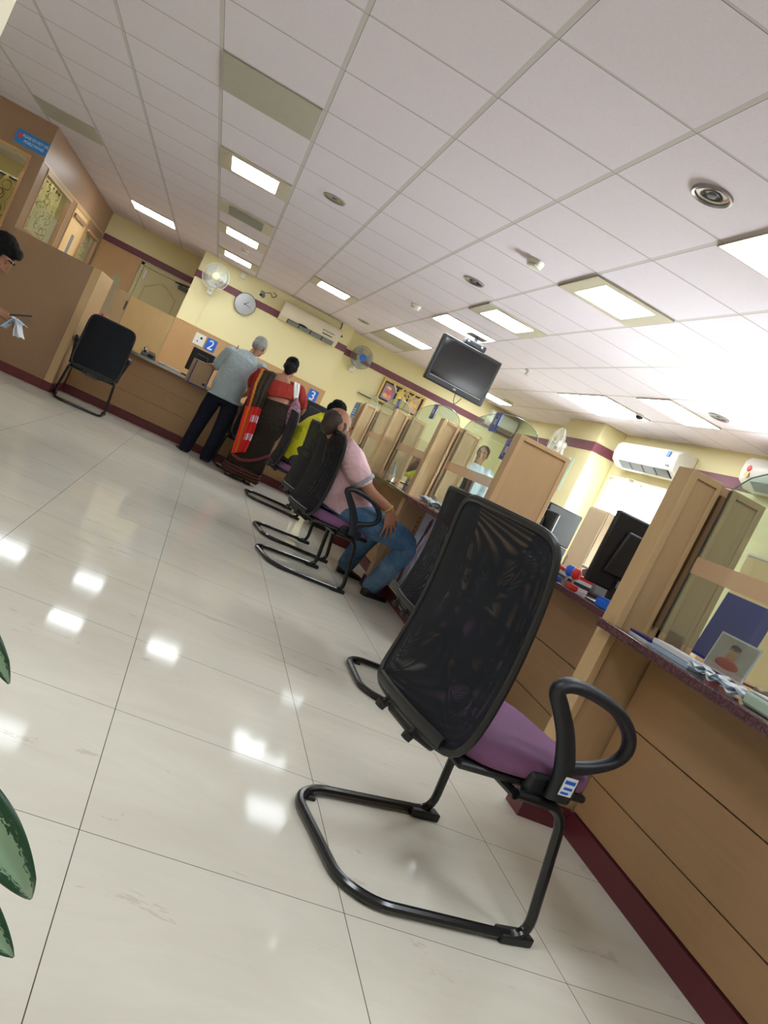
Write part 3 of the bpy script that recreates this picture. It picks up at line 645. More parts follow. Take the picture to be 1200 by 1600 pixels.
# ------------------------------------------------------------------ cantilever visitor chairs (facing +x, own unit .8337 m)
SC = .8337
def back_pt(u, v, off=0.0):                                  # u: 0 left .. 1 right, v: 0 bottom .. 1 top
    w = .296 - .014 * v
    yy = (u - .5) * 2
    x = -.200 - .030 * v + .022 * math.sin(pi * v) - .03 * (1 - v) ** 4 + .032 * yy * yy
    z = .462 + .675 * v
    return V3((x + off, -yy * w, z))
def rr(u, v):                                                # square -> rounded rectangle
    a, b = (u - .5) * 2, (v - .5) * 2
    k = 8.0; n = (abs(a) ** k + abs(b) ** k) ** (1 / k); m = max(abs(a), abs(b))
    s = m / n if n > 1e-6 else 1
    return .5 + a * s / 2, .5 + b * s / 2
def make_chair(label):
    t = thing('visitor_chair', label, 'chair', (0, 0, 0), 0, 'black mesh-back visitor chairs')
    # mesh back: a sleeve with a front and a rear layer
    sl = MB(); H, Wd = .675 * SC, .58 * SC
    for o in (.013, -.013): sl.grid(lambda u, v, o=o: back_pt(*rr(u, v), o * (1 - max(abs(2 * u - 1), abs(2 * v - 1)) ** 6)), 22, 26, uv=lambda u, v, o=o: (u * Wd + o * .09, v * H + o * .03))
    sl.build('backrest', 'mesh', t, angle=180)
    per = []
    for k in range(80):
        q = k / 80 * 8; 
        s = int(q) // 2; f = (q - 2 * s) / 2
        u, v = [(f, 0), (1, f), (1 - f, 1), (0, 1 - f)][s]
        per.append(back_pt(*rr(u, v)))
    MB().tube(per, .0125, 8, wrap=True).build('back_frame', 'black', t)
    lo = [back_pt(u, .03, -.012) for u in (.12, .3, .5, .7, .88)]
    MB().tube(lo, [(.020, .010)] * 5, 8, side=(0, 0, 1), smooth=3).build('lower_back_rail', 'black', t)
    MB().obox((-.175, 0, .435), (.12, .16, .05), Matrix.Rotation(rad(18), 3, 'Y')).build('back_bracket', 'black', t, bevel=.008)
    for s in (-1, 1): MB().lathe([(.004, .052), (.016, .05), (.018, .03), (.007, .026), (.007, 0)], (-.235, s * .10, .468), mat=Matrix.Rotation(rad(200), 3, 'Y')).build('knob', 'black', t)
    # seat
    rings = []
    for z, g in ((.462, .93), (.470, .985), (.49, 1.0), (.515, .995), (.532, .96), (.540, .86), (.544, .6), (.545, .2)):
        ring = []
        for k in range(48):
            a = 2 * pi * k / 48; ca, sa = cos(a), sin(a); e = 4.5; n = (abs(ca) ** e + abs(sa) ** e) ** (1 / e)
            x = .115 + .272 * g * ca / n; y = .262 * g * sa / n
            dip = -.028 * max(0, (x - .25) / .14) ** 2 - .008 * max(0, 1 - (y / .2) ** 2) * max(0, 1 - ((x - .08) / .22) ** 2) * (z > .5)
            ring.append((x, y, z + dip))
        rings.append(ring)
    MB().loft(rings).build('seat', 'purple', t, angle=60)
    MB().box(-.15, -.245, .432, .36, .245, .460).build('seat_shell', 'black', t, bevel=.012)
    # sled frame: one bent tube
    f = [(.06, -.275, .425), (.24, -.292, .425), (.30, -.33, .020), (-.23, -.285, .020), (-.315, -.20, .020), (-.315, .20, .020), (-.23, .285, .020), (.30, .33, .020), (.24, .292, .425), (.06, .275, .425)]
    MB().tube(fillet(f, .075, 6), .0165, 10).build('sled_frame', 'tube', t)
    MB().tube([(.06, -.275, .42), (.06, .275, .42)], .0155, 8).build('cross_tube', 'tube', t)
    for s in (-1, 1):
        MB().box(.20, s * .316 - .027, 0, .325, s * .316 + .027, .030).build('foot_glide', 'black', t, bevel=.005)
        MB().box(-.26, s * .245 - .014, 0, -.225, s * .245 + .014, .014).build('rear_glide', 'black', t, bevel=.004)
        y = s * .300
        lp = [(.180, y * .985, .455), (.160, y, .53), (.085, y * 1.06, .64), (.01, y * 1.10, .715), (-.035, y * 1.11, .762), (.0, y * 1.11, .789), (.09, y * 1.11, .788), (.20, y * 1.11, .765), (.285, y * 1.10, .715), (.318, y * 1.08, .660), (.30, y * 1.05, .612), (.24, y * 1.02, .575), (.165, y, .548)]
        lr = [(.022, .044), (.021, .038), (.018, .030), (.019, .026), (.024, .023), (.030, .021), (.034, .020), (.034, .019), (.028, .019), (.023, .019), (.021, .018), (.020, .020), (.02, .026)]
        MB().tube(lp, lr, 12, side=(0, 1, 0), smooth=5).build('armrest', 'arm', t, angle=60)
        MB().box(.08, s * .262 - .014, .425, .27, s * .262 + .022, .50).build('arm_mount', 'arm', t, bevel=.012)
    return t
ch = make_chair('nearest black mesh-back chair with purple seat, beside the tall partition post')
lab = MB().box(.155, -.3215, .475, .205, -.3195, .532); lo = lab.build('property_sticker', 'paper', ch)
MB().box(.16, -.3222, .512, .20, -.3214, .523).box(.165, -.3222, .494, .198, -.3214, .502).box(.16, -.3222, .480, .19, -.3214, .487).build('printed_lines', 'blue_plastic', lo)
CHX = [((1.62, 4.03), 0, 'black mesh-back chair mostly hidden right behind the nearest chair'), ((1.21, 6.31), 13, 'dark mesh-back chair on which the man in the pink shirt sits'),
       ((1.24, 7.42), 10, 'empty dark chair just beyond the man in the pink shirt'), ((1.22, 9.55), 3, 'dark mesh-back chair on which the man in yellow sits'),
       ((-1.34, 10.72), 97, 'black chair with armrests facing the first desk, far left'), ((.80, 11.2), 92, 'black chair between the standing old man and the woman in the sari'),
       ((-1.72, 5.05), 8, 'black chair outside the left edge carrying the man with the papers')]
for (x, y), a, l in CHX: dup(ch, (x, y, 0), rad(a), l)
for o in [o for o in COL.objects if o.name.startswith(('property_sticker.', 'printed_lines.')) and o.parent and (o.parent.name.startswith('visitor_chair.') or o.parent.name.startswith('property_sticker.'))]:
    bpy.data.objects.remove(o)
ch.location = V3((1.14, 2.27, 0)) * SC; ch.rotation_euler = (0, 0, rad(12))
SC = 1.0

# ------------------------------------------------------------------ things on the walls and ceiling (room metres)
def ac(label, c, dirn, L, H, D, vents=True, logo=None):
    """wall air conditioner: c centre of its back, dirn the way it faces"""
    f = V3(dirn); r = V3((0, 0, 1)).cross(f) * -1; r.normalize()     # r: to the viewer's right when facing it
    t = thing('air_conditioner', label, 'air conditioner', c)
    Q = Matrix((r, f, V3((0, 0, 1)))).transposed()
    prof = [(0, -H / 2), (D * .55, -H / 2), (D * .92, -H * .30), (D, -H * .02), (D * .97, H * .30), (D * .80, H * .47), (D * .55, H / 2), (0, H / 2)]
    MB().prism(prof, Q @ V3((-L / 2, .001, 0)), f, (0, 0, 1), r, L).build('body', 'white' if logo is None else 'offwhite', t, bevel=.012)
    MB().prism([(D * .56, -H * .497), (D * .93, -H * .305), (D * .90, -H * .29), (D * .5, -H * .47)], Q @ V3((-L * .44, .004, -.003)), f, (0, 0, 1), r, L * .80).build('outlet', 'black', t)
    for k in range(4):
        a = -L * .44 + L * .80 * (k + .5) / 4
        MB().prism([(D * .60, -H * .50), (D * .96, -H * .315), (D * .965, -H * .30), (D * .60, -H * .48)], Q @ V3((a - L * .095, .006, -.006)), f, (0, 0, 1), r, L * .18).build('louvre', 'grey', t)
    return t, Q
t, Q = ac('cream air conditioner on the clock wall right of the clock', (.95, 12.348, 2.205), (0, -1, 0), .94, .28, .23, logo='x')
MB().ell(Q @ V3((.10, .236, -.085)), (.075, .012, .016)).build('badge', 'black', t); text_mesh('air cooler', .05, 'lettering', 'dgrey', t, frame_mat(Q @ V3((.26, .2385, .0)), *FY), squash=.9) if False else None
MB().box(.20, -.2335, -.045, .36, -.2305, -.030).build('dark_mark', 'black', t)
for k in range(9): MB().box(.19 + k * .022, -.2325, .0 + (k % 3) * .003, .204 + k * .022, -.2285, .018).build('lettering', 'dgrey', t)
MB().tube([(.44, -.05, .14), (.44, -.04, .20), (.43, -.03, .25)], .008, 6).tube([(.47, -.05, .05), (.52, -.03, .06), (.50, -.02, .08)], .008, 6).build('pipe', 'dgrey', t)
t, Q = ac('bright white air conditioner over the window, beside the yellow pillar', (4.728, 8.05, 2.17), (-1, 0, 0), 1.30, .30, .23)
MB().box(-.236, -.50, .05, -.228, -.44, .11).build('energy_label', 'blue_plastic', t)
MB().box(-.232, -.56, -.05, -.226, -.50, -.035).build('lettering', 'grey', t)
t, Q = ac('white air conditioner cut by the right edge of the picture', (4.728, 5.75, 2.23), (-1, 0, 0), 1.25, .29, .23)
MB().ell((-.233, .52, .02), (.006, .03, .03)).build('red_badge', 'red', t); MB().box(-.237, .49, -.06, -.230, .54, -.02).build('yellow_label', 'gold', t)
t, Q = ac('dim air conditioner on the back wall behind the side fan', (5.0 - .55, 12.64, 2.25), (0, -1, 0), .5, .26, .20)

t = thing('wall_clock', 'round white wall clock with a silver rim on the clock wall', 'clock', (-.027, 12.349, 2.035), 0)
MB().lathe([(.150, 0), (.165, .006), (.166, .030), (.156, .042), (.148, .036)], mat=Matrix.Rotation(rad(90), 3, 'X'), n=40).build('rim', 'metal', t)
MB().lathe([(.148, .030), (.001, .031)], mat=Matrix.Rotation(rad(90), 3, 'X'), n=40).build('dial', plain('clock_dial', lin(246, 250, 252), .5, var=.01), t)
for h in range(1, 13):
    a = rad(90 - 30 * h); text_mesh(str(h), .046, 'numeral', 'black', t, frame_mat((.115 * cos(a), -.0325, .115 * sin(a)), *FY))
def hand(a, L, w): d = V3((sin(rad(a)), 0, cos(rad(a)))); return MB().tube([d * -.02 + V3((0, -.036, 0)), d * L + V3((0, -.036, 0))], [w, w * .6], 6)
hand(38, .065, .005).build('hour_hand', 'black', t); hand(100, .10, .004).build('minute_hand', 'black', t)
MB().lathe([(.008, .034), (.008, .040)], mat=Matrix.Rotation(rad(90), 3, 'X')).build('hub', 'black', t)

def fan(label, c, yaw, hub, guard, R_=.19):
    t = thing('wall_fan', label, 'fan', c, yaw)                       # faces local -y; wall at local y = +.26
    cage = MB()
    for k in range(72):
        a = 2 * pi * k / 72; p = []
        for q in (.055, .10, .15, R_ - .01, R_):
            p.append((q * cos(a), -.075 + .07 * (q / R_) ** 3, q * sin(a)))
        p += [(R_ * .97 * cos(a), .02, R_ * .97 * sin(a)), (.12 * cos(a), .06, .12 * sin(a)), (.06 * cos(a), .065, .06 * sin(a))]
        cage.tube(p, .0014, 4)
    cage.build('guard', guard, t)
    for q, y in ((R_, -.004), (R_ * .72, -.05)): MB().tube([(q * cos(2 * pi * k / 40), y, q * sin(2 * pi * k / 40)) for k in range(40)], .004 if q == R_ else .002, 6, wrap=True).build('guard_ring', guard, t)
    MB().lathe([(.001, .088), (.04, .086), (.052, .078), (.052, .07)], mat=Matrix.Rotation(rad(90), 3, 'X'), n=28).build('hub_badge', hub, t)
    for k in range(3):
        a0 = 2 * pi * k / 3 + .3; g = MB()
        g.grid(lambda u, v: ((.03 + .13 * u) * cos(a0 + (v - .5) * (.7 + .5 * u)), -.02 + .03 * (v - .5), (.03 + .13 * u) * sin(a0 + (v - .5) * (.7 + .5 * u))), 8, 8)
        g.build('blade', M['fanblade'], t, solid=.003)
    MB().lathe([(.045, -.015), (.055, -.05), (.05, -.12), (.03, -.14)], mat=Matrix.Rotation(rad(90), 3, 'X')).lathe([(.012, .03), (.012, -.03)], mat=Matrix.Rotation(rad(90), 3, 'X')).build('motor', 'white', t)
    MB().tube([(0, .11, -.03), (0, .13, -.12), (0, .20, -.17), (0, .255, -.17)], [.022, .022, .024, .03], 10, smooth=3).build('arm', 'white', t)
    MB().box(-.045, .235, -.25, .045, .262, -.09).build('wall_bracket', 'white', t, bevel=.01)
    return t
n_ = NT('fan_blade_clear'); M['fanblade'] = n_.set(lin(206, 212, 206), .3); n_.b.inputs['Alpha'].default_value = .55
M['guardw'] = plain('guard_white', lin(230, 230, 216), .4); M['hubcream'] = plain('hub_cream', lin(228, 222, 176), .4)
fan('white wall fan with a cream hub left of the clock', (-.55, 12.075, 2.17), 0, 'hubcream', 'guardw')
fan('wall fan with a blue hub right of the cream air conditioner', (1.88, 12.38, 2.13), rad(6), 'blue', 'grey', .175)
fan('white fan seen from the side, mounted on the yellow pillar', (4.12, 9.45, 2.03), rad(-96), 'hubcream', 'guardw', .20)
t = thing('security_camera', 'grey box camera on the clock wall above the clock', 'camera', (.16, 12.349, 2.30))
MB().obox((-.02, -.14, -.03), (.05, .16, .05), Matrix.Rotation(rad(-12), 3, 'X') @ Matrix.Rotation(rad(-14), 3, 'Z')).build('housing', 'grey', t, bevel=.006)
MB().lathe([(.018, 0), (.018, .03)], (-.045, -.215, -.055), mat=Matrix.Rotation(rad(102), 3, 'X')).build('lens', 'black', t)
MB().tube([(0, -.001, .01), (0, -.08, .01), (-.01, -.12, -.01)], .008, 8).build('bracket', 'grey', t)
MB().tube([(-.01, -.07, .0), (.08, -.02, .05), (.13, -.005, .01), (.17, -.004, .06), (.11, -.004, .08)], .005, 6, smooth=4).build('cable', 'black', t)
t = thing('junction_box', 'small white box high on the clock wall between fan and clock', 'box', (-.22, 12.349, 2.40)); MB().box(-.04, -.03, -.05, .04, -.001, .03).build('cover', 'white', t, bevel=.006)
t = thing('wall_cable', 'thin fan cord and scratches below the cream-hubbed fan', 'cable', (-.55, 12.345, 1.9)); MB().tube([(.04, -.005, .0), (.02, -.005, -.2), (.0, -.005, -.48)], .003, 5, smooth=3).build('cord', 'hubcream', t)
# television on its ceiling pole
t = thing('television', 'flat black television hanging from the ceiling, screen dark', 'television', (2.19, 7.9, 2.06), rad(2))
Wt, Ht = .345, .245
MB().box(-Wt, .0, -Ht, Wt, .07, Ht).build('casing', 'black', t, bevel=.012)
MB().box(-Wt + .035, -.004, -Ht + .07, Wt - .035, -.0005, Ht - .035).build('screen', 'black_gloss', t)
MB().box(-Wt + .04, -.006, -Ht + .056, Wt - .05, -.0005, -Ht + .060).build('trim_line', 'metal', t)
text_mesh('LG', .026, 'logo', 'paper', t, frame_mat((.0, -.004, -Ht + .03), *FY))
MB().tube([(.02, .10, 0), (.02, .10, Ht + .04), (.02, .16, .39)], .022, 8).build('pole', 'dgrey', t)
MB().box(-.10, .05, Ht + .012, .14, .15, Ht + .07).build('bracket', 'black', t, bevel=.01)
MB().box(-.08, .07, .375, .12, .25, .3985).build('ceiling_plate', 'dgrey', t, bevel=.004)
for x in (-.07, .09): MB().ell((x, .049, Ht + .045), (.012, .004, .01)).build('bolt', 'metal', t)
MB().box(-.2, .0701, -.15, .2, .09, .15).build('rear_bulge', 'black', t)
MB().tube([(.05, .06, -Ht + .01), (.06, .05, -Ht - .07), (.09, .05, -Ht - .09), (.13, .06, -Ht - .01)], .004, 6, smooth=5).build('cable', 'black', t)
# framed pictures with garlands on the back wall
t = thing('framed_pictures', 'gold-framed row of three small devotional pictures with straw garlands', 'picture', (2.77, 12.63, 1.86))
fr = MB(); a, b = .38, .19
fr.box(-a, -.03, b - .035, a, .018, b).box(-a, -.03, -b, a, .018, -b + .035).box(-a, -.03, -b + .035, -a + .035, .018, b - .035).box(a - .035, -.03, -b + .035, a, .018, b - .035)
fr.build('frame', 'gold', t, bevel=.004); MB().box(-a + .035, -.01, -b + .035, a - .035, .016, b - .035).build('backing', 'black', t)
def blobs(name, base, cols, x, w, h, seed):
    MB().box(x - w, -.014, -h, x + w, -.0105, h).build(name, plain(name, base, .4), t)
    R = random.Random(seed)
    for c in cols:
        MB().ell((x + R.uniform(-.5, .5) * w, -.0145, R.uniform(-.55, .55) * h), (R.uniform(.25, .5) * w, .003, R.uniform(.2, .45) * h), seg=12, rg=6).build('painted_shape', plain('paint', c, .5), t)
blobs('picture_print', lin(150, 130, 150), [lin(226, 130, 130), lin(214, 90, 110), lin(230, 180, 120), lin(222, 150, 150), lin(240, 200, 110)], -.22, .10, .125, 1)
blobs('picture_print', lin(222, 196, 80), [lin(150, 120, 150), lin(236, 214, 120), lin(180, 150, 160), lin(240, 226, 140)], .0, .085, .13, 2)
blobs('picture_print', lin(196, 160, 110), [lin(226, 200, 90), lin(206, 170, 180), lin(230, 190, 150), lin(222, 196, 60), lin(190, 150, 170)], .215, .10, .13, 3)
for x0, x1 in ((-.22, .0), (.0, .2), (-.20, -.02), (.02, .33)):
    MB().tube([(x0, -.035, b - .01), (x0 * .7 + x1 * .3, -.04, b - .10), ((x0 + x1) / 2, -.04, b - .14), (x0 * .3 + x1 * .7, -.04, b - .10), (x1, -.035, b - .01)], .011, 7, smooth=4).build('garland', 'garland', t)
t = thing('picture_shelf', 'thin dark shelf edge below the gold-framed pictures', 'shelf', (2.3, 12.62, 1.65)); MB().box(-.2, -.06, -.012, .9, .028, .0).build('board', 'black', t)

# ------------------------------------------------------------------ things on desks and behind the counter (own unit .8337 m)
SC = .8337
def monitor(label, c, yaw, w=.24, h=.16, back=True, name='monitor'):
    t = thing(name, label, 'monitor', c, yaw)                       # faces local +y; its back to local -y
    MB().box(-w, -.02, .09, w, .02, .09 + 2 * h).build('casing', 'black', t, bevel=.01)
    MB().box(-w + .02, .0205, .11, w - .02, .023, .07 + 2 * h).build('screen', 'black_gloss', t)
    MB().prism([(-w * .7, -h * .6), (w * .7, -h * .6), (w * .5, h * .6), (-w * .5, h * .6)], (0, -.02, .09 + h), (1, 0, 0), (0, 0, 1), (0, -1, 0), .03).build('rear_bulge', 'black', t, bevel=.01)
    MB().box(-.035, -.03, .012, .035, .0, .2).build('stand_neck', 'black', t); MB().lathe([(.12, .0), (.118, .008), (.03, .016)]).build('stand_base', 'black', t)
    MB().box(-.03, -.0525, .12, .03, -.0505, .16).build('label_sticker', 'grey', t)
    return t
monitor('black monitor seen from behind on the desk under sign 2', (-.25, 11.96, .9055), rad(4), .165, .17)
monitor('black monitor between the woman and sign 3, partly hidden', (1.52, 11.95, .9055), rad(-4), .20, .19)
monitor('tall black monitor on the set-back worktop, close to the tall partition', (2.335, 3.80, .9155), rad(-6), .185, .205)
ph = thing('desk_phone', 'black desk telephone on the first desk at the far left', 'telephone', (-.90, 11.68, .9055), rad(10))
MB().prism([(0, 0), (.18, 0), (.18, .07), (.05, .035)], (-.1, -.08, 0), (0, 1, 0), (0, 0, 1), (1, 0, 0), .20).build('base', 'black', ph, bevel=.006)
MB().tube([(-.07, -.06, .07), (-.07, -.03, .09), (-.07, .06, .115), (-.07, .09, .10)], [(.026, .02), (.016, .014), (.016, .014), (.026, .02)], 10, smooth=3, round_ends=True).build('handset', 'black', ph)
for k in range(4): MB().box(-.02 + 0, -.05 + k * .03, .05 + k * .012, .08, -.032 + k * .03, .058 + k * .012).build('keys', 'dgrey', ph)
bt = thing('bottle', 'pink bottle behind the black chair at the far left', 'bottle', (-1.66, 11.72, .905)); MB().lathe([(.03, 0), (.034, .01), (.034, .2), (.02, .235), (.015, .24)]).build('body', 'pink', bt); MB().lathe([(.021, .24), (.021, .275), (.012, .28)]).build('cap', 'pink', bt)
def sheets(name, label, c, yaw, w, d, h, m, cat='papers', n=3):
    t = thing(name, label, cat, c, yaw); R = random.Random(len(label))
    for k in range(n): MB().obox((0, 0, h * (k + .5) / n), (w, d, h / n * .92), Matrix.Rotation(R.uniform(-.08, .08), 3, 'Z')).build('sheet', m[k % len(m)] if isinstance(m, list) else m, t)
    return t
sheets('ledger', 'white ledgers along the desk edge between phone and monitor', (-.585, 11.66, .9055), 0, .30, .2, .022, ['paper', 'grey', 'paper'])
sheets('keyboard', 'black keyboard in front of the monitor under sign 2', (-.235, 11.67, .9055), rad(1), .34, .13, .022, 'black', 'keyboard', 1)
sheets('red_folder', 'orange folder under the monitor beneath sign 2', (-.27, 11.772, .9055), rad(2), .3, .05, .02, 'orange', 'folder', 1)
bx = thing('box_file', 'open board box file with blue edges leaning on the desk beside the old man', 'file', (-.16, 11.405, .850), rad(4))
Q = Matrix.Rotation(rad(7), 3, 'X')
MB().obox(Q @ V3((0, 0, .17)), (.245, .012, .33), Q).build('front_cover', 'cardboard', bx)
MB().obox(Q @ V3((-.05, .055, .17)), (.245, .012, .33), Q @ Matrix.Rotation(rad(8), 3, 'Z')).build('rear_cover', 'cardboard', bx)
MB().obox(Q @ V3((-.01, .028, .165)), (.22, .04, .29), Q).build('paper_block', 'paper', bx)
for s in (-1, 1): MB().obox(Q @ V3((s * .123, -.001, .17)), (.012, .02, .335), Q).build('blue_edge', 'navyblue', bx)
MB().obox(Q @ V3((0, -.001, .005)), (.25, .02, .014), Q).build('blue_edge', 'navyblue', bx); MB().obox(Q @ V3((.085, -.008, .06)), (.04, .004, .03), Q).build('clip', 'black', bx)
pn = thing('pen_stand', 'thin black pen standing behind the shoulder of the old man', 'pen', (.12, 11.95, .905)); MB().lathe([(.04, 0), (.038, .012), (.01, .02)]).build('base', 'black', pn); MB().tube([(0, 0, .01), (.015, 0, .72)], .006, 6).build('pen', 'black', pn)
# set-back worktop: register, stamps, pads, small trays
sheets('register', 'thick white registers with a red cover at the chair side of the set-back worktop', (2.36, 4.30, .915), rad(80), .22, .16, .085, ['paper', 'dgrey', 'paper', 'red'], 'register', 4)
pr = thing('ink_tray', 'grey and white tray behind the red-covered registers', 'tray', (2.60, 4.40, .915), rad(10)); MB().box(-.12, -.09, 0, .12, .09, .13).build('body', 'grey', pr, bevel=.02); MB().box(-.125, -.095, .13, .125, .095, .15).build('lid', 'white', pr, bevel=.008)
def stamp(label, c, m):
    t = thing('rubber_stamp', label, 'stamp', c, 0, 'stamps on the set-back worktop')
    MB().box(-.03, -.02, 0, .03, .02, .028).build('block', 'grey', t); MB().tube([(0, 0, .028), (0, 0, .06)], .008, 8).build('neck', 'metal', t); MB().lathe([(.012, .055), (.026, .07), (.028, .10), (.018, .118), (.004, .12)]).build('handle', m, t)
stamp('blue-handled stamp next to the red-covered registers', (2.25, 4.17, .915), 'blue_plastic'); stamp('red-handled stamp between the two blue-handled things', (2.235, 4.06, .915), 'red')
st = thing('stamp_pad', 'bright blue stamp box in front of the tall monitor', 'stamp pad', (2.215, 3.60, .915), rad(6)); MB().box(-.035, -.06, 0, .035, .06, .045).build('box', 'blue_plastic', st, bevel=.006); MB().box(-.033, -.058, .045, .033, .058, .055).build('lid', 'blue_plastic', st)
st = thing('stamp_pad', 'small red pad lying at the front edge of the set-back worktop', 'stamp pad', (2.21, 4.0, .915), 0); MB().box(-.025, -.035, 0, .025, .035, .025).build('box', 'red', st, bevel=.004); MB().box(-.024, -.034, .0255, .024, .034, .03).build('lid', 'red', st)
st = thing('stamp_pad', 'small blue pad beside the registers, front edge of the set-back worktop', 'stamp pad', (2.215, 4.22, .915), 0); MB().box(-.025, -.04, 0, .025, .04, .025).build('box', 'blue', st, bevel=.004); MB().box(-.024, -.038, .0255, .024, .038, .03).build('lid', 'blue', st)
sheets('notepad', 'dark pad with a pale edge below the bright blue stamp box', (2.28, 3.40, .915), rad(80), .14, .09, .016, ['paper', 'navyblue'], 'notepad', 2)
t = thing('cable_tangle', 'thin white cable at the foot of the tall monitor', 'cable', (2.205, 3.33, .9215)); MB().tube([(-.02, .15, 0), (.03, .08, .0), (-.01, .02, .0), (.05, -.06, .0), (.0, -.14, 0)], .005, 6, smooth=5).build('cable', 'white', t)
# nearest counter: pads, cards, papers
sheets('notepad', 'navy blue pad at the far end of the nearest worktop', (1.985, 2.86, .915), rad(86), .16, .07, .02, ['paper', 'navyblue'], 'notepad', 2)
sheets('paper_pad', 'pale blue-white box lying on the nearest worktop beside the navy pad', (1.985, 2.62, .915), rad(90), .24, .09, .04, ['paper_blue', 'paper'], 'paper pad', 2)
for k, (y, a) in enumerate(((2.437, 8), (2.335, -6), (2.24, 5))):
    t = thing('loose_papers', ['crumpled papers next to the pale box on the nearest worktop', 'middle sheaf of crumpled papers on the nearest worktop', 'crumpled papers nearest the pale green tray'][k], 'papers', (1.985, y, .917), rad(a))
    for q in range(3):
        g = MB(); g.grid(lambda u, v, q=q: ((u - .5) * .13, (v - .5) * .09, .004 + .007 * q + .012 * (sin(u * 7 + q * 2 + k) * cos(v * 6 + q) + 1)), 10, 10); g.build('sheet', ['paper', 'paper_blue', 'paper'][q], t, solid=.001)
t = thing('bill_tray', 'pale green translucent tray on the nearest worktop, right edge', 'tray', (1.99, 2.03, .915)); MB().box(-.05, -.16, 0, .05, .16, .05).build('tray', plain('pale_green', lin(190, 214, 196), .3), t, bevel=.01); MB().box(-.045, -.15, .0505, .045, .15, .055).build('lid', 'paper', t)
t = thing('blue_board', 'dark blue card standing behind the nearest glass screen', 'card', (2.60, 3.17, .925), rad(-86))
MB().obox((0, 0, .17), (.33, .006, .34), Matrix.Rotation(rad(-6), 3, 'X')).build('card', 'navyblue', t); MB().obox((0, .04, .08), (.1, .004, .18), Matrix.Rotation(rad(20), 3, 'X')).build('support', 'cardboard', t)
t = thing('picture_card', 'small white-edged picture card of a seated figure in red, behind the nearest glass', 'picture', (2.42, 2.90, .9155), rad(-80))
Q = Matrix.Rotation(rad(-8), 3, 'X')
MB().obox(Q @ V3((0, 0, .09)), (.225, .006, .17), Q).build('card', 'paper', t)
MB().obox(Q @ V3((0, -.0035, .09)), (.208, .002, .153), Q).build('print_ground', plain('print_ground', lin(186, 170, 164), .6, var=.2, scale=40), t)
MB().ell(Q @ V3((0, -.0045, .048)), (.066, .003, .03)).build('painted_shape', plain('p1', lin(196, 70, 56), .6), t); MB().ell(Q @ V3((0, -.005, .088)), (.028, .003, .03)).build('painted_shape', plain('p2', lin(206, 150, 104), .6), t); MB().ell(Q @ V3((0, -.005, .130)), (.03, .003, .016)).build('painted_shape', plain('p3', lin(92, 60, 80), .6), t)
MB().obox((0, .035, .06), (.06, .004, .14), Matrix.Rotation(rad(20), 3, 'X')).build('support', 'cardboard', t)
t = thing('glue_jar', 'small orange jar behind the glass at the right edge', 'jar', (2.36, 2.30, .915)); MB().lathe([(.035, 0), (.038, .01), (.036, .07), (.03, .075)]).build('jar', 'orange', t); MB().lathe([(.033, .076), (.033, .10)]).build('lid', 'orange', t)
t = thing('tape_dispenser', 'brown tape dispenser behind the glass left of the orange jar', 'dispenser', (2.35, 2.50, .915), rad(90)); MB().prism([(-.09, 0), (.09, 0), (.09, .05), (.05, .04), (-.03, .07), (-.08, .06)], (0, -.03, 0), (1, 0, 0), (0, 0, 1), (0, 1, 0), .06).build('body', 'cardboard', t, bevel=.006); MB().lathe([(.04, -.012), (.045, -.012), (.045, .012), (.04, .012)], (-.03, 0, .075), mat=Matrix.Rotation(rad(90), 3, 'X')).build('tape_roll', 'gold', t)
t = thing('water_bottle_crate', 'dark blue box behind the glass at the right edge above the orange jar', 'box', (2.62, 2.45, .915), rad(10)); MB().box(-.07, -.1, 0, .07, .1, .17).build('box', plain('blue_grey', lin(84, 104, 130), .4), t, bevel=.006); MB().box(-.072, -.102, .171, .072, .102, .185).build('lid', 'cardboard', t)
# papers and small things under the three arches
for k, (y, lb) in enumerate(((6.35, 'crumpled white papers on the long worktop near the tall black chair back'), (6.05, 'second heap of white papers on the long worktop, next to the black chair'), (10.1, 'white papers at the far end of the long worktop'))):
    t = thing('loose_papers', lb, 'papers', (1.985, y, .917), k)
    for q in range(4):
        g = MB(); g.grid(lambda u, v, q=q: ((u - .5) * .15, (v - .5) * .16, .004 + .009 * q + .016 * (sin(u * 8 + q * 2 + k) * cos(v * 7 + q) + 1)), 10, 10); g.build('sheet', ['paper', 'grey', 'paper_blue', 'paper'][q], t, solid=.001)
t = thing('pen_rack', 'black wire rack on the long worktop beside the tall black chair back', 'rack', (1.99, 5.72, .915)); 
for k in range(6): MB().tube([(-.02, -.08 + k * .03, 0), (-.02, -.08 + k * .03, .10), (.03, -.08 + k * .03, .10), (.03, -.08 + k * .03, 0)], .004, 5).build('wire', 'black', t)
MB().box(-.03, -.1, 0, .04, .1, .008).build('base', 'black', t)
for k, (y, lb) in enumerate(((9.9, 'slim upright mirror stand behind the farthest arch'), (7.75, 'slim upright mirror stand behind the middle arch'))):
    t = thing('stand_mirror', lb, 'mirror', (1.99, y, .915), rad(60)); MB().tube([(0, 0, 0), (0, .02, .1), (0, .05, .2)], [(.004, .05), (.004, .05), (.004, .03)], 14, side=(0, 1, 0), smooth=3).build('frame', 'black', t); MB().tube([(.005, 0, .01), (.005, .02, .1), (.005, .05, .19)], [(.003, .042), (.003, .042), (.003, .024)], 14, side=(0, 1, 0), smooth=3).build('pane', 'chrome', t)
    MB().box(-.03, -.05, 0, .03, .05, .006).build('base', 'black', t)
for y, lb in ((7.9, 'black monitor behind the middle glass arch'), (5.9, 'black monitor behind the nearest full glass arch'), (9.7, 'black monitor behind the farthest glass arch')):
    monitor(lb, (2.62, y - .25, .915), rad(-80), .20, .15)
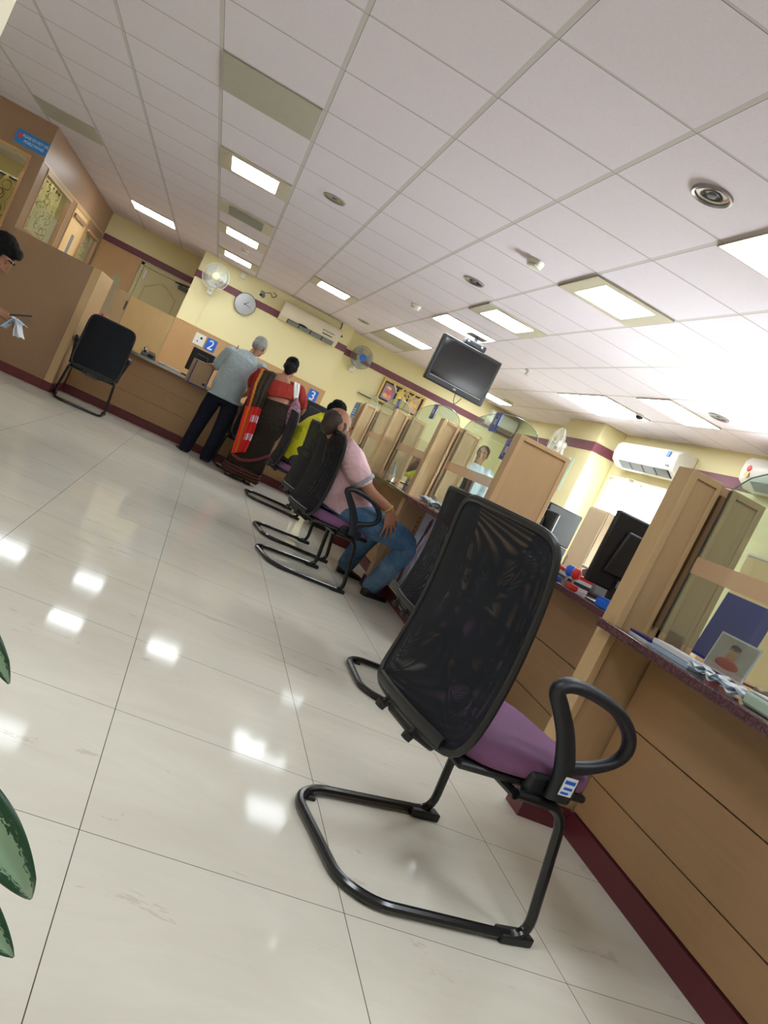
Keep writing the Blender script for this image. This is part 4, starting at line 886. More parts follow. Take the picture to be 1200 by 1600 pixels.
# staff side
SC = 1.0
def cab(name, label, c, w, d, h, m, doors=2, cat='cabinet'):
    t = thing(name, label, cat, c); MB().box(-w / 2, -d / 2, 0, w / 2, d / 2, h).build('body', m, t, bevel=.004)
    for k in range(doors):
        a, b = -d / 2 + d * k / doors + .006, -d / 2 + d * (k + 1) / doors - .006
        dd = MB().box(-w / 2 - .016, a, .04, -w / 2 - .001, b, h - .02).build('door', m, t, bevel=.003)
        MB().box(-w / 2 - .03, b - .05, h * .5, -w / 2 - .017, b - .035, h * .5 + .12).build('handle', 'metal', dd)
    return t
cab('storage_cabinet', 'tan steel cabinet with taped notes in front of the bright window', (4.42, 7.8, 0), .44, .42, 1.43, plain('tan_steel', lin(176, 156, 128), .4), 1)
t = thing('file_crates', 'stack of black file boxes between the plain partition and the bright window', 'boxes', (3.0, 6.32, 0))
for k in range(4): MB().box(-.16, -.26, .30 * k, .16, .26, .30 * k + .295).build('crate', 'black', t, bevel=.012)
t = thing('staff_table', 'low staff table with a maroon edge behind the set-back worktop', 'table', (3.55, 5.6, 0)); MB().box(-.3, -1.0, .72, .3, 1.0, .76).build('tabletop', 'maroon', t)
for x in (-.26, .26):
    for y in (-.95, .95): MB().box(x - .025, y - .025, 0, x + .025, y + .025, .72).build('leg', 'wood', t)
cab('low_cupboard', 'long low beech cupboard below the windows', (4.50, 4.2, 0), .42, 2.4, .95, M['wood_tan'], 4)
t = thing('office_screen', 'pale beech office screen behind the nearest glass', 'partition', (3.3, 3.0, 0)); MB().box(-.02, -1.9, 0, .02, 1.2, 1.36).build('panel', wood('office_beech', lin(226, 196, 146)), t, bevel=.003); MB().box(-.025, -1.9, 1.361, .025, 1.2, 1.375).build('top_cap', 'white', t)
t = thing('wall_notice', 'pale green notice sheet with a blue margin beside the plain partition', 'notice', (4.39, 9.5, 1.72)); MB().box(0, -.16, -.22, .009, .16, .22).build('sheet', plain('notice_green', lin(206, 226, 206), .5), t); MB().box(-.002, .10, -.22, -.0005, .16, .22).build('blue_margin', 'blue_plastic', t)

# ------------------------------------------------------------------ people (own unit .8337 m)
SC = .8337
G = 1.17                                                     # body thickness in that unit
def fuse(mb, name, mat, parent, voxel=.007, smooth=4, factor=.5):
    me = mb.mesh(name, [M[mat] if isinstance(mat, str) else mat]); o = bpy.data.objects.new(name, me); COL.objects.link(o)
    r = o.modifiers.new('r', 'REMESH'); r.mode = 'VOXEL'; r.voxel_size = voxel
    q = o.modifiers.new('s', 'SMOOTH'); q.factor = factor; q.iterations = smooth
    dg = bpy.context.evaluated_depsgraph_get(); dg.update(); m2 = bpy.data.meshes.new_from_object(o.evaluated_get(dg)); bpy.data.objects.remove(o)
    m2.materials.clear(); m2.materials.append(M[mat] if isinstance(mat, str) else mat); m2.shade_smooth()
    k = bpy.data.objects.new(name, m2); COL.objects.link(k)
    if parent is not None: k.parent = parent; k.matrix_parent_inverse = Matrix.Identity(4)
    return k
def basis(f, u):
    f = V3(f).normalized(); u = V3(u); u = (u - f * u.dot(f)).normalized(); s = f.cross(u)
    return Matrix((s, f, u)).transposed()                      # columns: right, forward, up
def head(mb, c, f, u, hs=G):
    B = basis(f, u); P = lambda x, y, z: V3(c) + B @ V3((x, y, z)) * hs
    E = lambda p, r: mb.ell(P(*p), [q * hs for q in r], B, 20, 14)
    E((0, -.012, .035), (.074, .094, .082)); E((0, .022, -.02), (.063, .072, .092)); E((0, .03, -.062), (.052, .058, .05))
    E((0, .070, -.100), (.026, .022, .020)); E((0, .074, .030), (.052, .020, .014))
    for s in (-1, 1):
        E((s * .040, .058, -.020), (.026, .026, .026)); E((s * .077, -.010, -.004), (.010, .022, .032)); E((s * .073, -.004, -.020), (.010, .012, .018))
        E((s * .013, .097, -.032), (.011, .012, .009)); E((s * .045, .022, -.070), (.018, .035, .026))
    mb.tube([P(0, .086, .026), P(0, .100, .002), P(0, .113, -.026), P(0, .100, -.036)], [.010 * hs, .0115 * hs, .0135 * hs, .010 * hs], 10, round_ends=True)
    E((0, .090, -.063), (.022, .010, .007)); E((0, .088, -.075), (.019, .010, .008))
    return P, B
def face_bits(par, P, B, hs, brow='hair_black', closed=False):
    for s in (-1, 1):
        MB().ell(P(s * .031, .0795, .010), (.0125 * hs, .008 * hs, .006 * hs), B, 12, 8).build('eye', 'eye_white' if not closed else 'lid', par)
        if not closed: MB().ell(P(s * .031, .0865, .009), (.005 * hs, .003 * hs, .005 * hs), B, 10, 6).build('iris', 'hair_black', par)
        MB().tube([P(s * .014, .094, .034), P(s * .032, .091, .041), P(s * .050, .078, .036)], [.0045 * hs, .005 * hs, .003 * hs], 8, smooth=2).build('eyebrow', brow, par)
def hand(mb, w, d, n, t, curl=(22, 30, 22), g=G, spread=6, thumb_in=.5):
    """w wrist, d towards the fingers, n out of the back of the hand, t towards the thumb side"""
    w, d = V3(w), V3(d).normalized(); n = V3(n); n = (n - d * n.dot(d)).normalized(); t0 = V3(t); t = (t0 - d * t0.dot(d) - n * t0.dot(n)).normalized()
    mb.tube([w - d * .01 * g, w + d * .03 * g, w + d * .07 * g, w + d * .093 * g], [(.024 * g, .018 * g), (.034 * g, .017 * g), (.041 * g, .015 * g), (.038 * g, .012 * g)], 12, side=t)
    for k, L in enumerate((.95, 1.05, 1.0, .80)):
        off = (.030 - .0205 * k) * g; b = w + d * .088 * g + t * off
        dd = (Matrix.Rotation(rad(spread * (1.5 - k)) * (1 if n.dot(t.cross(d)) < 0 else -1), 3, n) @ d)
        ax = dd.cross(n); a = 0; pts = [b - dd * .015 * g, b]
        for q, ln in zip(curl, (.044, .028, .022)):
            a -= q; v = Matrix.Rotation(rad(-a) * -1, 3, ax) @ dd; pts.append(pts[-1] + v * ln * L * g)
        mb.tube(pts, [.0092 * g, .0092 * g, .0085 * g, .0078 * g, .0066 * g], 8, round_ends=True)
    b = w + d * .022 * g + t * .024 * g; v = (d * .72 + t * .62 - n * .35 * thumb_in).normalized(); v2 = (d * .95 + t * .15 - n * .4 * thumb_in).normalized()
    mb.tube([b - v * .01 * g, b + v * .034 * g, b + v * .034 * g + (v + v2).normalized() * .03 * g, b + v * .034 * g + (v + v2).normalized() * .03 * g + v2 * .024 * g], [.015 * g, .0125 * g, .0105 * g, .0085 * g], 8, round_ends=True)
def torso(mb, rings, s0, s1, inflate=0.0, n=28):
    out = []; k = len(rings)
    for i, (c, w, d) in enumerate(rings):
        s = (V3(s0) * (1 - i / (k - 1)) + V3(s1) * (i / (k - 1))).normalized()
        a = V3(rings[min(i + 1, k - 1)][0]) - V3(rings[max(i - 1, 0)][0]); a.normalize(); f = a.cross(s).normalized(); s = f.cross(a).normalized()
        ring = []
        for j in range(n):
            q = 2 * pi * j / n; ca, sa = cos(q), sin(q); e = 2.4; m = (abs(ca) ** e + abs(sa) ** e) ** (1 / e)
            ring.append(V3(c) + s * ((w + inflate) * ca / m) + f * ((d + inflate) * sa / m))
        out.append(ring)
    mb.loft(out)
def limb(mb, pts, r, sm=4): mb.tube(pts, r, 14, round_ends=True, smooth=sm)
def skin(name, c, v=.08):
    n = NT(name); n.set(n.mix(n.noise(30, 3), tuple(x * (1 - v) for x in c[:3]) + (1,), tuple(min(1, x * (1 + v)) for x in c[:3]) + (1,)), .5, 0, .4); n.b.inputs['Subsurface Weight'].default_value = .08; n.b.inputs['Subsurface Radius'].default_value = (.01, .004, .002); return n.m
M['skin_a'] = skin('skin_brown', lin(152, 104, 78)); M['skin_b'] = skin('skin_tan', lin(172, 122, 92)); M['skin_c'] = skin('skin_light_brown', lin(166, 116, 92))
M['hair_black'] = plain('black_hair', lin(14, 12, 13), .8, var=.3, scale=120, spec=.2); M['hair_grey'] = plain('grey_hair', lin(150, 148, 146), .7, var=.25, scale=140); M['hair_thin'] = plain('cropped_hair', lin(52, 40, 36), .7, var=.3, scale=160)
M['eye_white'] = plain('eye_white', lin(214, 206, 198), .3); M['lid'] = plain('eyelid', lin(120, 80, 62), .5)
def cloth(name, c, v=.06, rough=.85, wr=.5):
    n = NT(name); f = n.noise(6, 4); n.set(n.mix(f, tuple(x * (1 - v) for x in c[:3]) + (1,), tuple(min(1, x * (1 + v)) for x in c[:3]) + (1,)), rough, 0, .2)
    n.bump(n.noise(7, 3, dist=1.4), wr, .05); return n.m
M['pinkshirt'] = cloth('pink_polo_cloth', lin(222, 184, 192)); M['greycuff'] = cloth('grey_rib', lin(150, 152, 158)); M['navy'] = cloth('navy_trousers', lin(24, 27, 42)); M['yellow'] = cloth('yellow_shirt_cloth', lin(214, 212, 48)); M['blouse'] = cloth('rust_red_blouse', lin(146, 46, 38)); M['plainwhite'] = cloth('pale_shirt', lin(206, 216, 226)); M['maroonshirt'] = cloth('dull_green_shirt', lin(112, 118, 96)); M['greytrouser'] = cloth('grey_trousers', lin(66, 68, 74)); M['leather'] = plain('black_leather', lin(22, 20, 20), .35); M['sandal'] = plain('sandal', lin(70, 52, 44), .6); M['heel'] = plain('pale_heel', lin(180, 150, 132), .6)
def denim():
    n = NT('faded_denim'); f = n.noise(3.0, 5, rough=.65); c = n.ramp(f, [(.3, lin(44, 72, 108)), (.55, lin(84, 118, 154)), (.75, lin(126, 156, 186))]); n.set(c, .85, 0, .2); n.bump(n.noise(8, 3, dist=1.5), .5, .05); return n.m
M['denim'] = denim()
def checks(name, base, line_, per, w):
    n = NT(name); x, y, z = n.xyz(); g = n.math('MAXIMUM', n.line(x, per, 0, w), n.line(z, per, 0, w))
    n.set(n.mix(g, base, line_), .85, 0, .2); n.bump(n.noise(7, 3, dist=1.4), .5, .05); return n.m
M['check'] = checks('pale_check_shirt', lin(186, 198, 202), lin(146, 166, 180), .022, .0035)
M['sari'] = checks('dark_checked_sari', lin(30, 25, 22), lin(66, 53, 38), .022, .0026)
def sari_end():
    n = NT('sari_end_cloth'); u = n.xyz('UV'); U, Vv = u[0], u[1]      # U across (0 outer edge), V down
    x, y, z = n.xyz(); chk = n.math('MAXIMUM', n.line(U, .07, 0, .012), n.line(Vv, .02, 0, .0035))
    body = n.mix(chk, lin(30, 25, 22), lin(70, 56, 38)); lower = n.math('GREATER_THAN', Vv, .52)
    mot = n.math('MULTIPLY', n.math('MULTIPLY', n.math('GREATER_THAN', n.math('FRACT', n.math('MULTIPLY', U, 7.0)), .4), n.math('GREATER_THAN', U, .5)), n.math('MAXIMUM', n.math('LESS_THAN', n.math('ABSOLUTE', n.math('SUBTRACT', Vv, .64)), .035), n.math('LESS_THAN', n.math('ABSOLUTE', n.math('SUBTRACT', Vv, .83)), .035)))
    redp = n.mix(mot, lin(196, 34, 26), lin(214, 200, 224)); c = n.mix(lower, body, redp)
    edge = n.math('LESS_THAN', U, .20); c = n.mix(edge, c, n.mix(lower, lin(122, 24, 24), lin(206, 48, 28)))
    zari = n.math('LESS_THAN', n.math('ABSOLUTE', n.math('SUBTRACT', U, n.math('ADD', .26, n.math('MULTIPLY', n.math('SINE', n.math('MULTIPLY', Vv, 150.0)), .012)))), .075); c = n.mix(zari, c, n.mix(n.noise(60, 2), lin(206, 140, 30), lin(150, 84, 20)))
    n.set(c, .7, 0, .3); return n.m
M['pallu'] = sari_end()
def hem():
    n = NT('sari_border'); x, y, z = n.xyz(); s = n.math('LESS_THAN', n.math('FRACT', n.math('MULTIPLY', z, 30.0)), .16); n.set(n.mix(s, lin(46, 24, 22), lin(128, 66, 40)), .75, 0, .3); return n.m
M['hem'] = hem()
def shoe(par, heel, toe, m='leather', w=.05, h=.09, name='shoe'):
    a, b = V3(heel), V3(toe); d = (b - a); L = d.length; d.normalize(); s = V3((0, 0, 1)).cross(d); r = []
    for q, wd, hh in ((0, .62, .95), (.06, .85, 1.0), (.25, .85, .95), (.45, .9, .72), (.7, 1.0, .52), (.9, .8, .40), (1.0, .35, .25)):
        c = a + d * (q * L); r.append([c + s * (w * wd * x) + V3((0, 0, h * hh * y)) for x, y in ((-.75, 0), (-1, .12), (-.95, .5), (-.55, .92), (0, 1.0), (.55, .92), (.95, .5), (1, .12), (.75, 0), (0, 0))])
    MB().loft(r).build(name, m, par, angle=60)
def hair_cap(par, P, B, hs, m, kind):
    mb = MB(); E = lambda p, r: mb.ell(P(*p), [q * hs for q in r], B, 20, 14)
    if kind == 'short':
        E((0, -.022, .048), (.081, .094, .078)); E((0, -.052, -.005), (.074, .066, .07)); 
        for s in (-1, 1): E((s * .068, .008, .02), (.014, .03, .034))
    elif kind == 'full':
        E((0, -.018, .060), (.088, .098, .080)); E((0, -.055, 0), (.078, .066, .075)); E((0, .050, .092), (.060, .048, .034)); E((.02, .070, .085), (.04, .034, .026))
        for s in (-1, 1): E((s * .069, .012, .015), (.015, .03, .045))
    elif kind == 'balding':
        E((0, -.030, .026), (.0765, .083, .080)); E((0, -.052, -.015), (.070, .056, .066))
        for s in (-1, 1): E((s * .068, .012, .012), (.009, .022, .034))
    elif kind == 'bun':
        E((0, -.020, .045), (.081, .094, .082)); E((0, -.045, 0), (.080, .075, .085)); E((0, -.105, -.045), (.062, .05, .062)); E((0, -.09, -.075), (.05, .045, .05))
    o = fuse(mb, 'hair', m, par, .006, 2)
    tx = bpy.data.textures.new('hair_tex', 'CLOUDS'); tx.noise_scale = .02
    d = o.modifiers.new('strands', 'DISPLACE'); d.texture = tx; d.strength = .012 if kind != 'balding' else .003; d.mid_level = .5
    return o
def person(label, body, mat='skin_a', voxel=.0065, name='person', smooth=3):
    o = fuse(body, name, mat, None, voxel, smooth); return tag(o, label, 'person')

# ---- seated man in the pink polo shirt
b = MB(); hc = (1.01, 6.27, 1.168); P, Bh = head(b, hc, (.95, .30, -.06), (-.10, 0, 1), 1.2)
TR = [((1.29, 6.32, .56), .205, .22), ((1.31, 6.32, .67), .225, .235), ((1.26, 6.32, .78), .225, .215), ((1.225, 6.325, .90), .225, .18), ((1.17, 6.33, .99), .235, .135), ((1.12, 6.325, 1.045), .17, .10), ((1.09, 6.31, 1.08), .085, .08)]
s0, s1 = (.06, -1, 0), (.18, -1, 0)
torso(b, TR, s0, s1, -.015); limb(b, [(1.10, 6.31, 1.02), (1.035, 6.285, 1.12)], [.072, .068], 0)
ra = [(1.18, 6.11, 1.0), (1.28, 6.065, .92), (1.41, 6.05, .825), (1.53, 6.06, .79), (1.635, 6.055, .765)]
la = [(1.15, 6.54, 1.0), (1.22, 6.62, .88), (1.34, 6.62, .78), (1.48, 6.56, .74), (1.58, 6.50, .72)]
rr_ = [.078, .070, .060, .048, .036]
limb(b, ra, rr_); limb(b, la, rr_)
hand(b, (1.638, 6.052, .762), (.42, -.02, -.9), (.25, -.9, .35), (.9, 0, .45), (8, 12, 10), 1.3, 13); hand(b, (1.58, 6.50, .72), (.6, -.1, -.8), (.8, 0, .6), (.2, -1, 0), (8, 14, 12), 1.25, 8)
rl = [(1.36, 6.20, .60), (1.62, 6.18, .595), (1.92, 6.21, .555), (1.93, 6.31, .34), (1.885, 6.44, .10)]; ll = [(1.36, 6.46, .60), (1.57, 6.62, .59), (1.78, 6.76, .53), (1.77, 6.90, .32), (1.75, 7.0, .10)]
for l_ in (rl, ll): limb(b, l_, [.11, .10, .072, .062, .045])
pm = person('seated balding man in a pink polo shirt and jeans, hand resting on his thigh', b, 'skin_a', .0055)
face_bits(pm, P, Bh, 1.2, closed=True); hair_cap(pm, P, Bh, 1.2, 'hair_thin', 'balding')
sh = MB(); torso(sh, TR[:-1] + [((1.092, 6.315, 1.075), .095, .088)], s0, s1, .012)
for a in (ra, la): limb(sh, [a[0], a[1], tuple(V3(a[1]) * .72 + V3(a[2]) * .28)], [.108, .098, .096], 4)
fuse(sh, 'shirt', 'pinkshirt', pm, .008, 5)
MB().tube([(1.095 + .085 * cos(q * pi / 10), 6.315 + .09 * sin(q * pi / 10), 1.068 - .03 * cos(q * pi / 10)) for q in range(20)], .016, 8, wrap=True).build('collar', 'pinkshirt', pm)
for a in (ra, la):
    e = V3(a[1]) * .72 + V3(a[2]) * .28; d = (V3(a[2]) - V3(a[1])).normalized(); MB().tube([e + d * .012, e + d * .045], [.102, .101], 20).build('sleeve_cuff', 'greycuff', pm)
tr_ = MB()
for l_ in (rl, ll): limb(tr_, [V3(q) for q in l_[:-1]] + [V3(l_[-1]) + V3((0, 0, .0))], [.118, .118, .098, .090, .082])
torso(tr_, [((1.27, 6.32, .555), .19, .16), ((1.27, 6.32, .60), .19, .16), ((1.27, 6.32, .64), .18, .15)], s0, s0, 0)
fuse(tr_, 'jeans', 'denim', pm, .008, 4)
shoe(pm, (1.83, 6.40, 0), (2.08, 6.52, 0), w=.058, h=.10); shoe(pm, (1.69, 7.0, 0), (1.94, 7.02, 0), w=.058, h=.10)
for an in ((1.885, 6.44, .115), (1.75, 7.0, .115)): MB().tube([V3(an) - V3((0, 0, .06)), V3(an)], [.052, .05], 12).build('sock', 'heel', pm)
MB().tube([(1.618 + .045 * .55 * cos(q * pi / 8), 6.055 + .046 * sin(q * pi / 8), .762 + .045 * .8 * cos(q * pi / 8)) for q in range(16)], .007, 6, wrap=True).build('bangle', 'gold', pm)

# ---- old man in the checked shirt at sign 2
b = MB(); hc = (.385, 11.28, 1.70); P, Bh = head(b, hc, (.38, .85, -.42), (.10, .30, 1), 1.15)
TR = [((.24, 11.05, .90), .195, .14), ((.23, 11.04, 1.02), .20, .155), ((.24, 11.05, 1.15), .20, .155), ((.265, 11.08, 1.30), .215, .145), ((.29, 11.12, 1.42), .225, .115), ((.31, 11.16, 1.50), .16, .085), ((.325, 11.18, 1.54), .08, .075)]
s0 = s1 = (1, .05, -.02)
torso(b, TR, s0, s1, -.012); limb(b, [(.32, 11.18, 1.50), (.365, 11.24, 1.63)], [.066, .064], 0)
la = [(.07, 11.12, 1.45), (.03, 11.16, 1.34), (-.005, 11.20, 1.22), (-.03, 11.31, 1.20), (-.06, 11.385, 1.205)]; ra = [(.51, 11.12, 1.44), (.57, 11.18, 1.32), (.60, 11.28, 1.20), (.52, 11.46, 1.08), (.44, 11.60, .98)]
rr_ = [.070, .062, .052, .044, .034]
limb(b, la, rr_); limb(b, ra, rr_); hand(b, (-.06, 11.385, 1.205), (-.6, .5, -.25), (0, .2, 1), (.5, -.6, .2), (40, 45, 25)); hand(b, (.44, 11.605, .975), (-.3, .9, -.25), (0, .2, 1), (-1, 0, 0), (18, 25, 15))
ll = [(.14, 11.06, .90), (.11, 11.05, .68), (.09, 11.08, .47), (.07, 11.06, .26), (.055, 11.04, .09)]; rl = [(.34, 11.05, .90), (.37, 11.03, .68), (.37, 11.04, .47), (.36, 11.0, .26), (.35, 10.97, .09)]
for l_ in (ll, rl): limb(b, l_, [.10, .088, .068, .06, .045])
om = person('grey-haired old man in a checked pale blue shirt leaning over the first desk', b, 'skin_b')
face_bits(om, P, Bh, 1.15, 'hair_grey'); hair_cap(om, P, Bh, 1.15, 'hair_grey', 'short')
sp = MB()
for s in (-1, 1): sp.tube([P(s * .031 + .02 * cos(q * pi / 6), .097, .008 + .015 * sin(q * pi / 6)) for q in range(12)], .0022, 5, wrap=True).tube([P(s * .05, .095, .012), P(s * .078, .04, .016), P(s * .08, -.02, .008)], .0025, 5)
sp.build('spectacles', 'black', om)
sh = MB(); torso(sh, [((.24, 11.05, .86), .225, .165)] + TR[:-1] + [((.322, 11.178, 1.535), .09, .085)], s0, s1, .016)
for a in (la, ra): limb(sh, [a[0], a[1], tuple(V3(a[1]) * .35 + V3(a[2]) * .65)], [.098, .094, .092], 4)
fuse(sh, 'shirt', 'check', om, .008, 4)
MB().tube([(.325 + .086 * cos(q * pi / 10), 11.185 + .082 * sin(q * pi / 10), 1.55 + .022 * sin(q * pi / 10)) for q in range(20)], [(.028, .012)] * 20, 10, wrap=True).build('collar', 'check', om)
tr_ = MB()
for l_ in (ll, rl): limb(tr_, [V3(q) for q in l_[:-1]] + [V3(l_[-1]) - V3((0, 0, .03))], [.118, .112, .098, .090, .084])
torso(tr_, [((.24, 11.05, .80), .19, .15), ((.24, 11.05, .90), .20, .15), ((.24, 11.05, .98), .19, .14)], s0, s0, 0)
fuse(tr_, 'trousers', 'navy', om, .008, 4)
shoe(om, (.08, 10.98, 0), (-.04, 11.22, 0), 'sandal', .05, .075); shoe(om, (.36, 10.90, 0), (.32, 11.16, 0), 'sandal', .05, .075)

# ---- woman in the sari at sign 3
b = MB(); hc = (.845, 10.78, 1.62); P, Bh = head(b, hc, (.12, .92, -.30), (.02, .28, 1), 1.15)
TR = [((.87, 10.66, .86), .24, .20), ((.87, 10.65, .98), .235, .20), ((.86, 10.65, 1.12), .20, .165), ((.83, 10.67, 1.25), .215, .165), ((.80, 10.69, 1.36), .235, .13), ((.805, 10.71, 1.43), .17, .09), ((.82, 10.72, 1.48), .075, .07)]
s0 = s1 = (1, 0, 0)
torso(b, TR, s0, s1, -.01); limb(b, [(.815, 10.715, 1.44), (.84, 10.76, 1.55)], [.062, .060], 0)
la = [(.55, 10.70, 1.38), (.50, 10.76, 1.28), (.50, 10.86, 1.16), (.58, 11.10, 1.04), (.66, 11.34, .99)]; ra = [(1.06, 10.70, 1.39), (1.14, 10.72, 1.30), (1.21, 10.78, 1.20), (1.20, 11.02, 1.10), (1.10, 11.30, 1.0)]
rr_ = [.072, .066, .058, .046, .034]
limb(b, la, rr_); limb(b, ra, rr_); hand(b, (.66, 11.345, .985), (.3, .9, -.2), (0, .2, 1), (1, 0, 0), (18, 25, 15)); hand(b, (1.10, 11.305, .995), (-.3, .9, -.2), (0, .2, 1), (-1, 0, 0), (18, 25, 15))
for x in (.72, .96): limb(b, [(x + .03, 10.66, .85), (x, 10.64, .45), (x - .03, 10.60, .09)], [.11, .08, .045])
for x, y in ((.68, 10.52), (.95, 10.54)): limb(b, [(x, y, .045), (x, y + .1, .045), (x + .01, y + .2, .03)], [.042, .04, .032], 3)
wm = person('woman in a dark checked sari and rust red blouse standing under sign 3', b, 'skin_c')
hair_cap(wm, P, Bh, 1.15, 'hair_black', 'bun'); face_bits(wm, P, Bh, 1.15)
bl_ = MB(); torso(bl_, [((.855, 10.655, 1.17), .20, .17), ((.83, 10.67, 1.25), .217, .168), ((.81, 10.685, 1.33), .232, .146), ((.802, 10.695, 1.375), .235, .124)], s0, s1, .014)
for a in (la, ra): limb(bl_, [a[0], a[1], tuple(V3(a[1]) * .45 + V3(a[2]) * .55)], [.092, .088, .082], 4)
for s in (-1, 1): limb(bl_, [(.80 + s * .155, 10.80, 1.37), (.80 + s * .14, 10.71, 1.435), (.80 + s * .165, 10.62, 1.38)], [.03, .032, .03], 4)
fuse(bl_, 'blouse', 'blouse', wm, .007, 4)
rings, n = [], 72
for k in range(26):
    v = k / 25; z = 1.13 - 1.075 * v
    w = .215 + .055 * sin(pi * min(1, v * 2.2)) * (v < .46) + (.055 * max(0, 1 - abs(v - .23) / .23) * 0) + .045 * max(0, (v - .45) / .55); d = w * (.86 + .06 * v)
    cxx, cyy = .86 - .035 * v, 10.65 - .03 * v; ring = []
    for j in range(n):
        q = 2 * pi * j / n; pl = 1 + .05 * v * sin(11 * q + 1.5 * sin(q * 2) + v * 2) + .02 * v * sin(23 * q)
        ring.append((cxx + w * cos(q) * pl, cyy + d * sin(q) * pl, z + .015 * sin(3 * q) * v))
    rings.append(ring)
MB().loft(rings[:23]).build('sari_skirt', 'sari', wm, angle=180); MB().loft(rings[22:]).build('sari_border', 'hem', wm, angle=180)
MB().tube([(.62, 10.46, .29), (.74, 10.40, .27), (.90, 10.385, .34), (1.04, 10.44, .46), (1.09, 10.56, .54)], [(.020, .007)] * 5, 10, side=(0, 0, 1), smooth=4).build('sari_fold_border', plain('fold_maroon', lin(104, 34, 34), .8), wm)
# wrapped cloth over the hip and back, below the blouse
wr_ = MB(); torso(wr_, [((.87, 10.655, .88), .262, .225), ((.87, 10.65, 1.0), .255, .22), ((.865, 10.65, 1.10), .235, .195), ((.86, 10.652, 1.135), .222, .182)], s0, s1, .006); fuse(wr_, 'sari_wrap', 'sari', wm, .008, 4)
def pal(u, v):
    # u across, v along: v<.12 climbs from the front over the shoulder, then hangs down the back
    xl = [(.0, .47), (.14, .455), (.3, .46), (.5, .505), (.75, .555), (1, .60)]; wd = [(.0, .26), (.14, .25), (.3, .22), (.5, .20), (.75, .19), (1, .165)]
    f = lambda T: next(a[1] + (c[1] - a[1]) * (v - a[0]) / (c[0] - a[0]) for a, c in zip(T, T[1:]) if v <= c[0] + 1e-9)
    x = f(xl) + f(wd) * u
    if v < .14: q = v / .14; y = 10.88 - .30 * q; z = 1.30 + .165 * sin(q * pi * .62) - .05 * abs(u - .8)
    else: q = (v - .14) / .86; y = 10.58 - .155 * min(1, q * 3.2) + .02 * q; z = 1.453 - .05 * abs(u - .8) - q * (1.453 - .33) + .05 * u * q
    y += .010 * sin(u * 22 + v * 3) * min(1, v * 2); return V3((x, y, z))
g = MB(); g.grid(pal, 24, 60, uv=lambda u, v: (u, v)); g.build('sari_end', 'pallu', wm, angle=180, solid=.010)
for x, y in ((.68, 10.50), (.95, 10.52)): MB().box(x - .045, y - .02, 0, x + .045, y + .24, .018).build('sandal', 'sandal', wm, bevel=.006)
bg = thing('shoulder_bag', 'purple patterned cloth bag with white straps on the right shoulder of the woman', 'bag', (1.08, 10.5, 1.10))
pbag = NT('bag_cloth'); v_ = pbag.n('ShaderNodeTexVoronoi'); v_.inputs['Scale'].default_value = 38; pbag.l(pbag.coords(), v_.inputs['Vector']); M['bagcloth'] = pbag.set(pbag.mix(v_.outputs['Distance'], lin(92, 44, 62), lin(176, 130, 150)), .8)
sub(MB().tube([(1.07, 10.545, 1.27), (1.09, 10.52, 1.18), (1.11, 10.50, 1.07), (1.14, 10.50, .96), (1.15, 10.51, .92)], [(.030, .035), (.075, .05), (.095, .06), (.085, .055), (.04, .03)], 16, side=(1, 0, .2), smooth=4, round_ends=True), 'bag_body', 'bagcloth', bg)
for dx in (-.022, .022): sub(MB().tube([(1.02 + dx, 10.86, 1.36), (1.0 + dx, 10.72, 1.475), (1.01 + dx, 10.59, 1.42), (1.045 + dx * .6, 10.545, 1.31), (1.07, 10.535, 1.24)], [(.020, .006)] * 5, 8, side=(1, 0, 0), smooth=4), 'strap', 'strap_white', bg)

# ---- man in yellow, bending over the counter
b = MB(); hc = (1.455, 9.52, 1.335); P, Bh = head(b, hc, (.86, .25, -.45), (.42, 0, .9), 1.15)
TR = [((1.22, 9.56, .58), .19, .16), ((1.24, 9.56, .68), .205, .18), ((1.255, 9.56, .82), .205, .18), ((1.28, 9.55, .96), .21, .16), ((1.32, 9.55, 1.09), .22, .125), ((1.36, 9.545, 1.17), .16, .09), ((1.38, 9.54, 1.21), .08, .075)]
s0 = s1 = (.05, -1, 0)
torso(b, TR, s0, s1, -.012); limb(b, [(1.375, 9.54, 1.17), (1.42, 9.53, 1.27)], [.066, .064], 0)
ra = [(1.34, 9.34, 1.12), (1.46, 9.28, 1.02), (1.58, 9.26, .95), (1.74, 9.34, .985), (1.88, 9.42, .992)]; la = [(1.34, 9.75, 1.12), (1.46, 9.80, 1.02), (1.58, 9.80, .95), (1.74, 9.72, .985), (1.88, 9.66, .992)]
rr_ = [.072, .064, .054, .044, .034]
limb(b, ra, rr_); limb(b, la, rr_); hand(b, (1.885, 9.42, .990), (.95, .2, -.02), (0, 0, 1), (0, 1, 0), (15, 22, 15)); hand(b, (1.885, 9.66, .990), (.95, -.2, -.02), (0, 0, 1), (0, -1, 0), (15, 22, 15))
rl = [(1.26, 9.43, .61), (1.58, 9.38, .60), (1.84, 9.36, .555), (1.82, 9.38, .32), (1.78, 9.40, .10)]; ll = [(1.26, 9.69, .61), (1.58, 9.74, .60), (1.84, 9.76, .555), (1.82, 9.76, .32), (1.78, 9.76, .10)]
for l_ in (rl, ll): limb(b, l_, [.105, .095, .07, .06, .045])
ym = person('seated black-haired man in a bright yellow shirt bending towards the counter', b, 'skin_b')
face_bits(ym, P, Bh, 1.15); hair_cap(ym, P, Bh, 1.15, 'hair_black', 'short')
sh = MB(); torso(sh, TR[:-1] + [((1.382, 9.54, 1.205), .09, .085)], s0, s1, .014)
for a in (ra, la): limb(sh, [a[0], a[1], tuple(V3(a[1]) * .55 + V3(a[2]) * .45)], [.10, .092, .088], 4)
fuse(sh, 'shirt', 'yellow', ym, .008, 5)
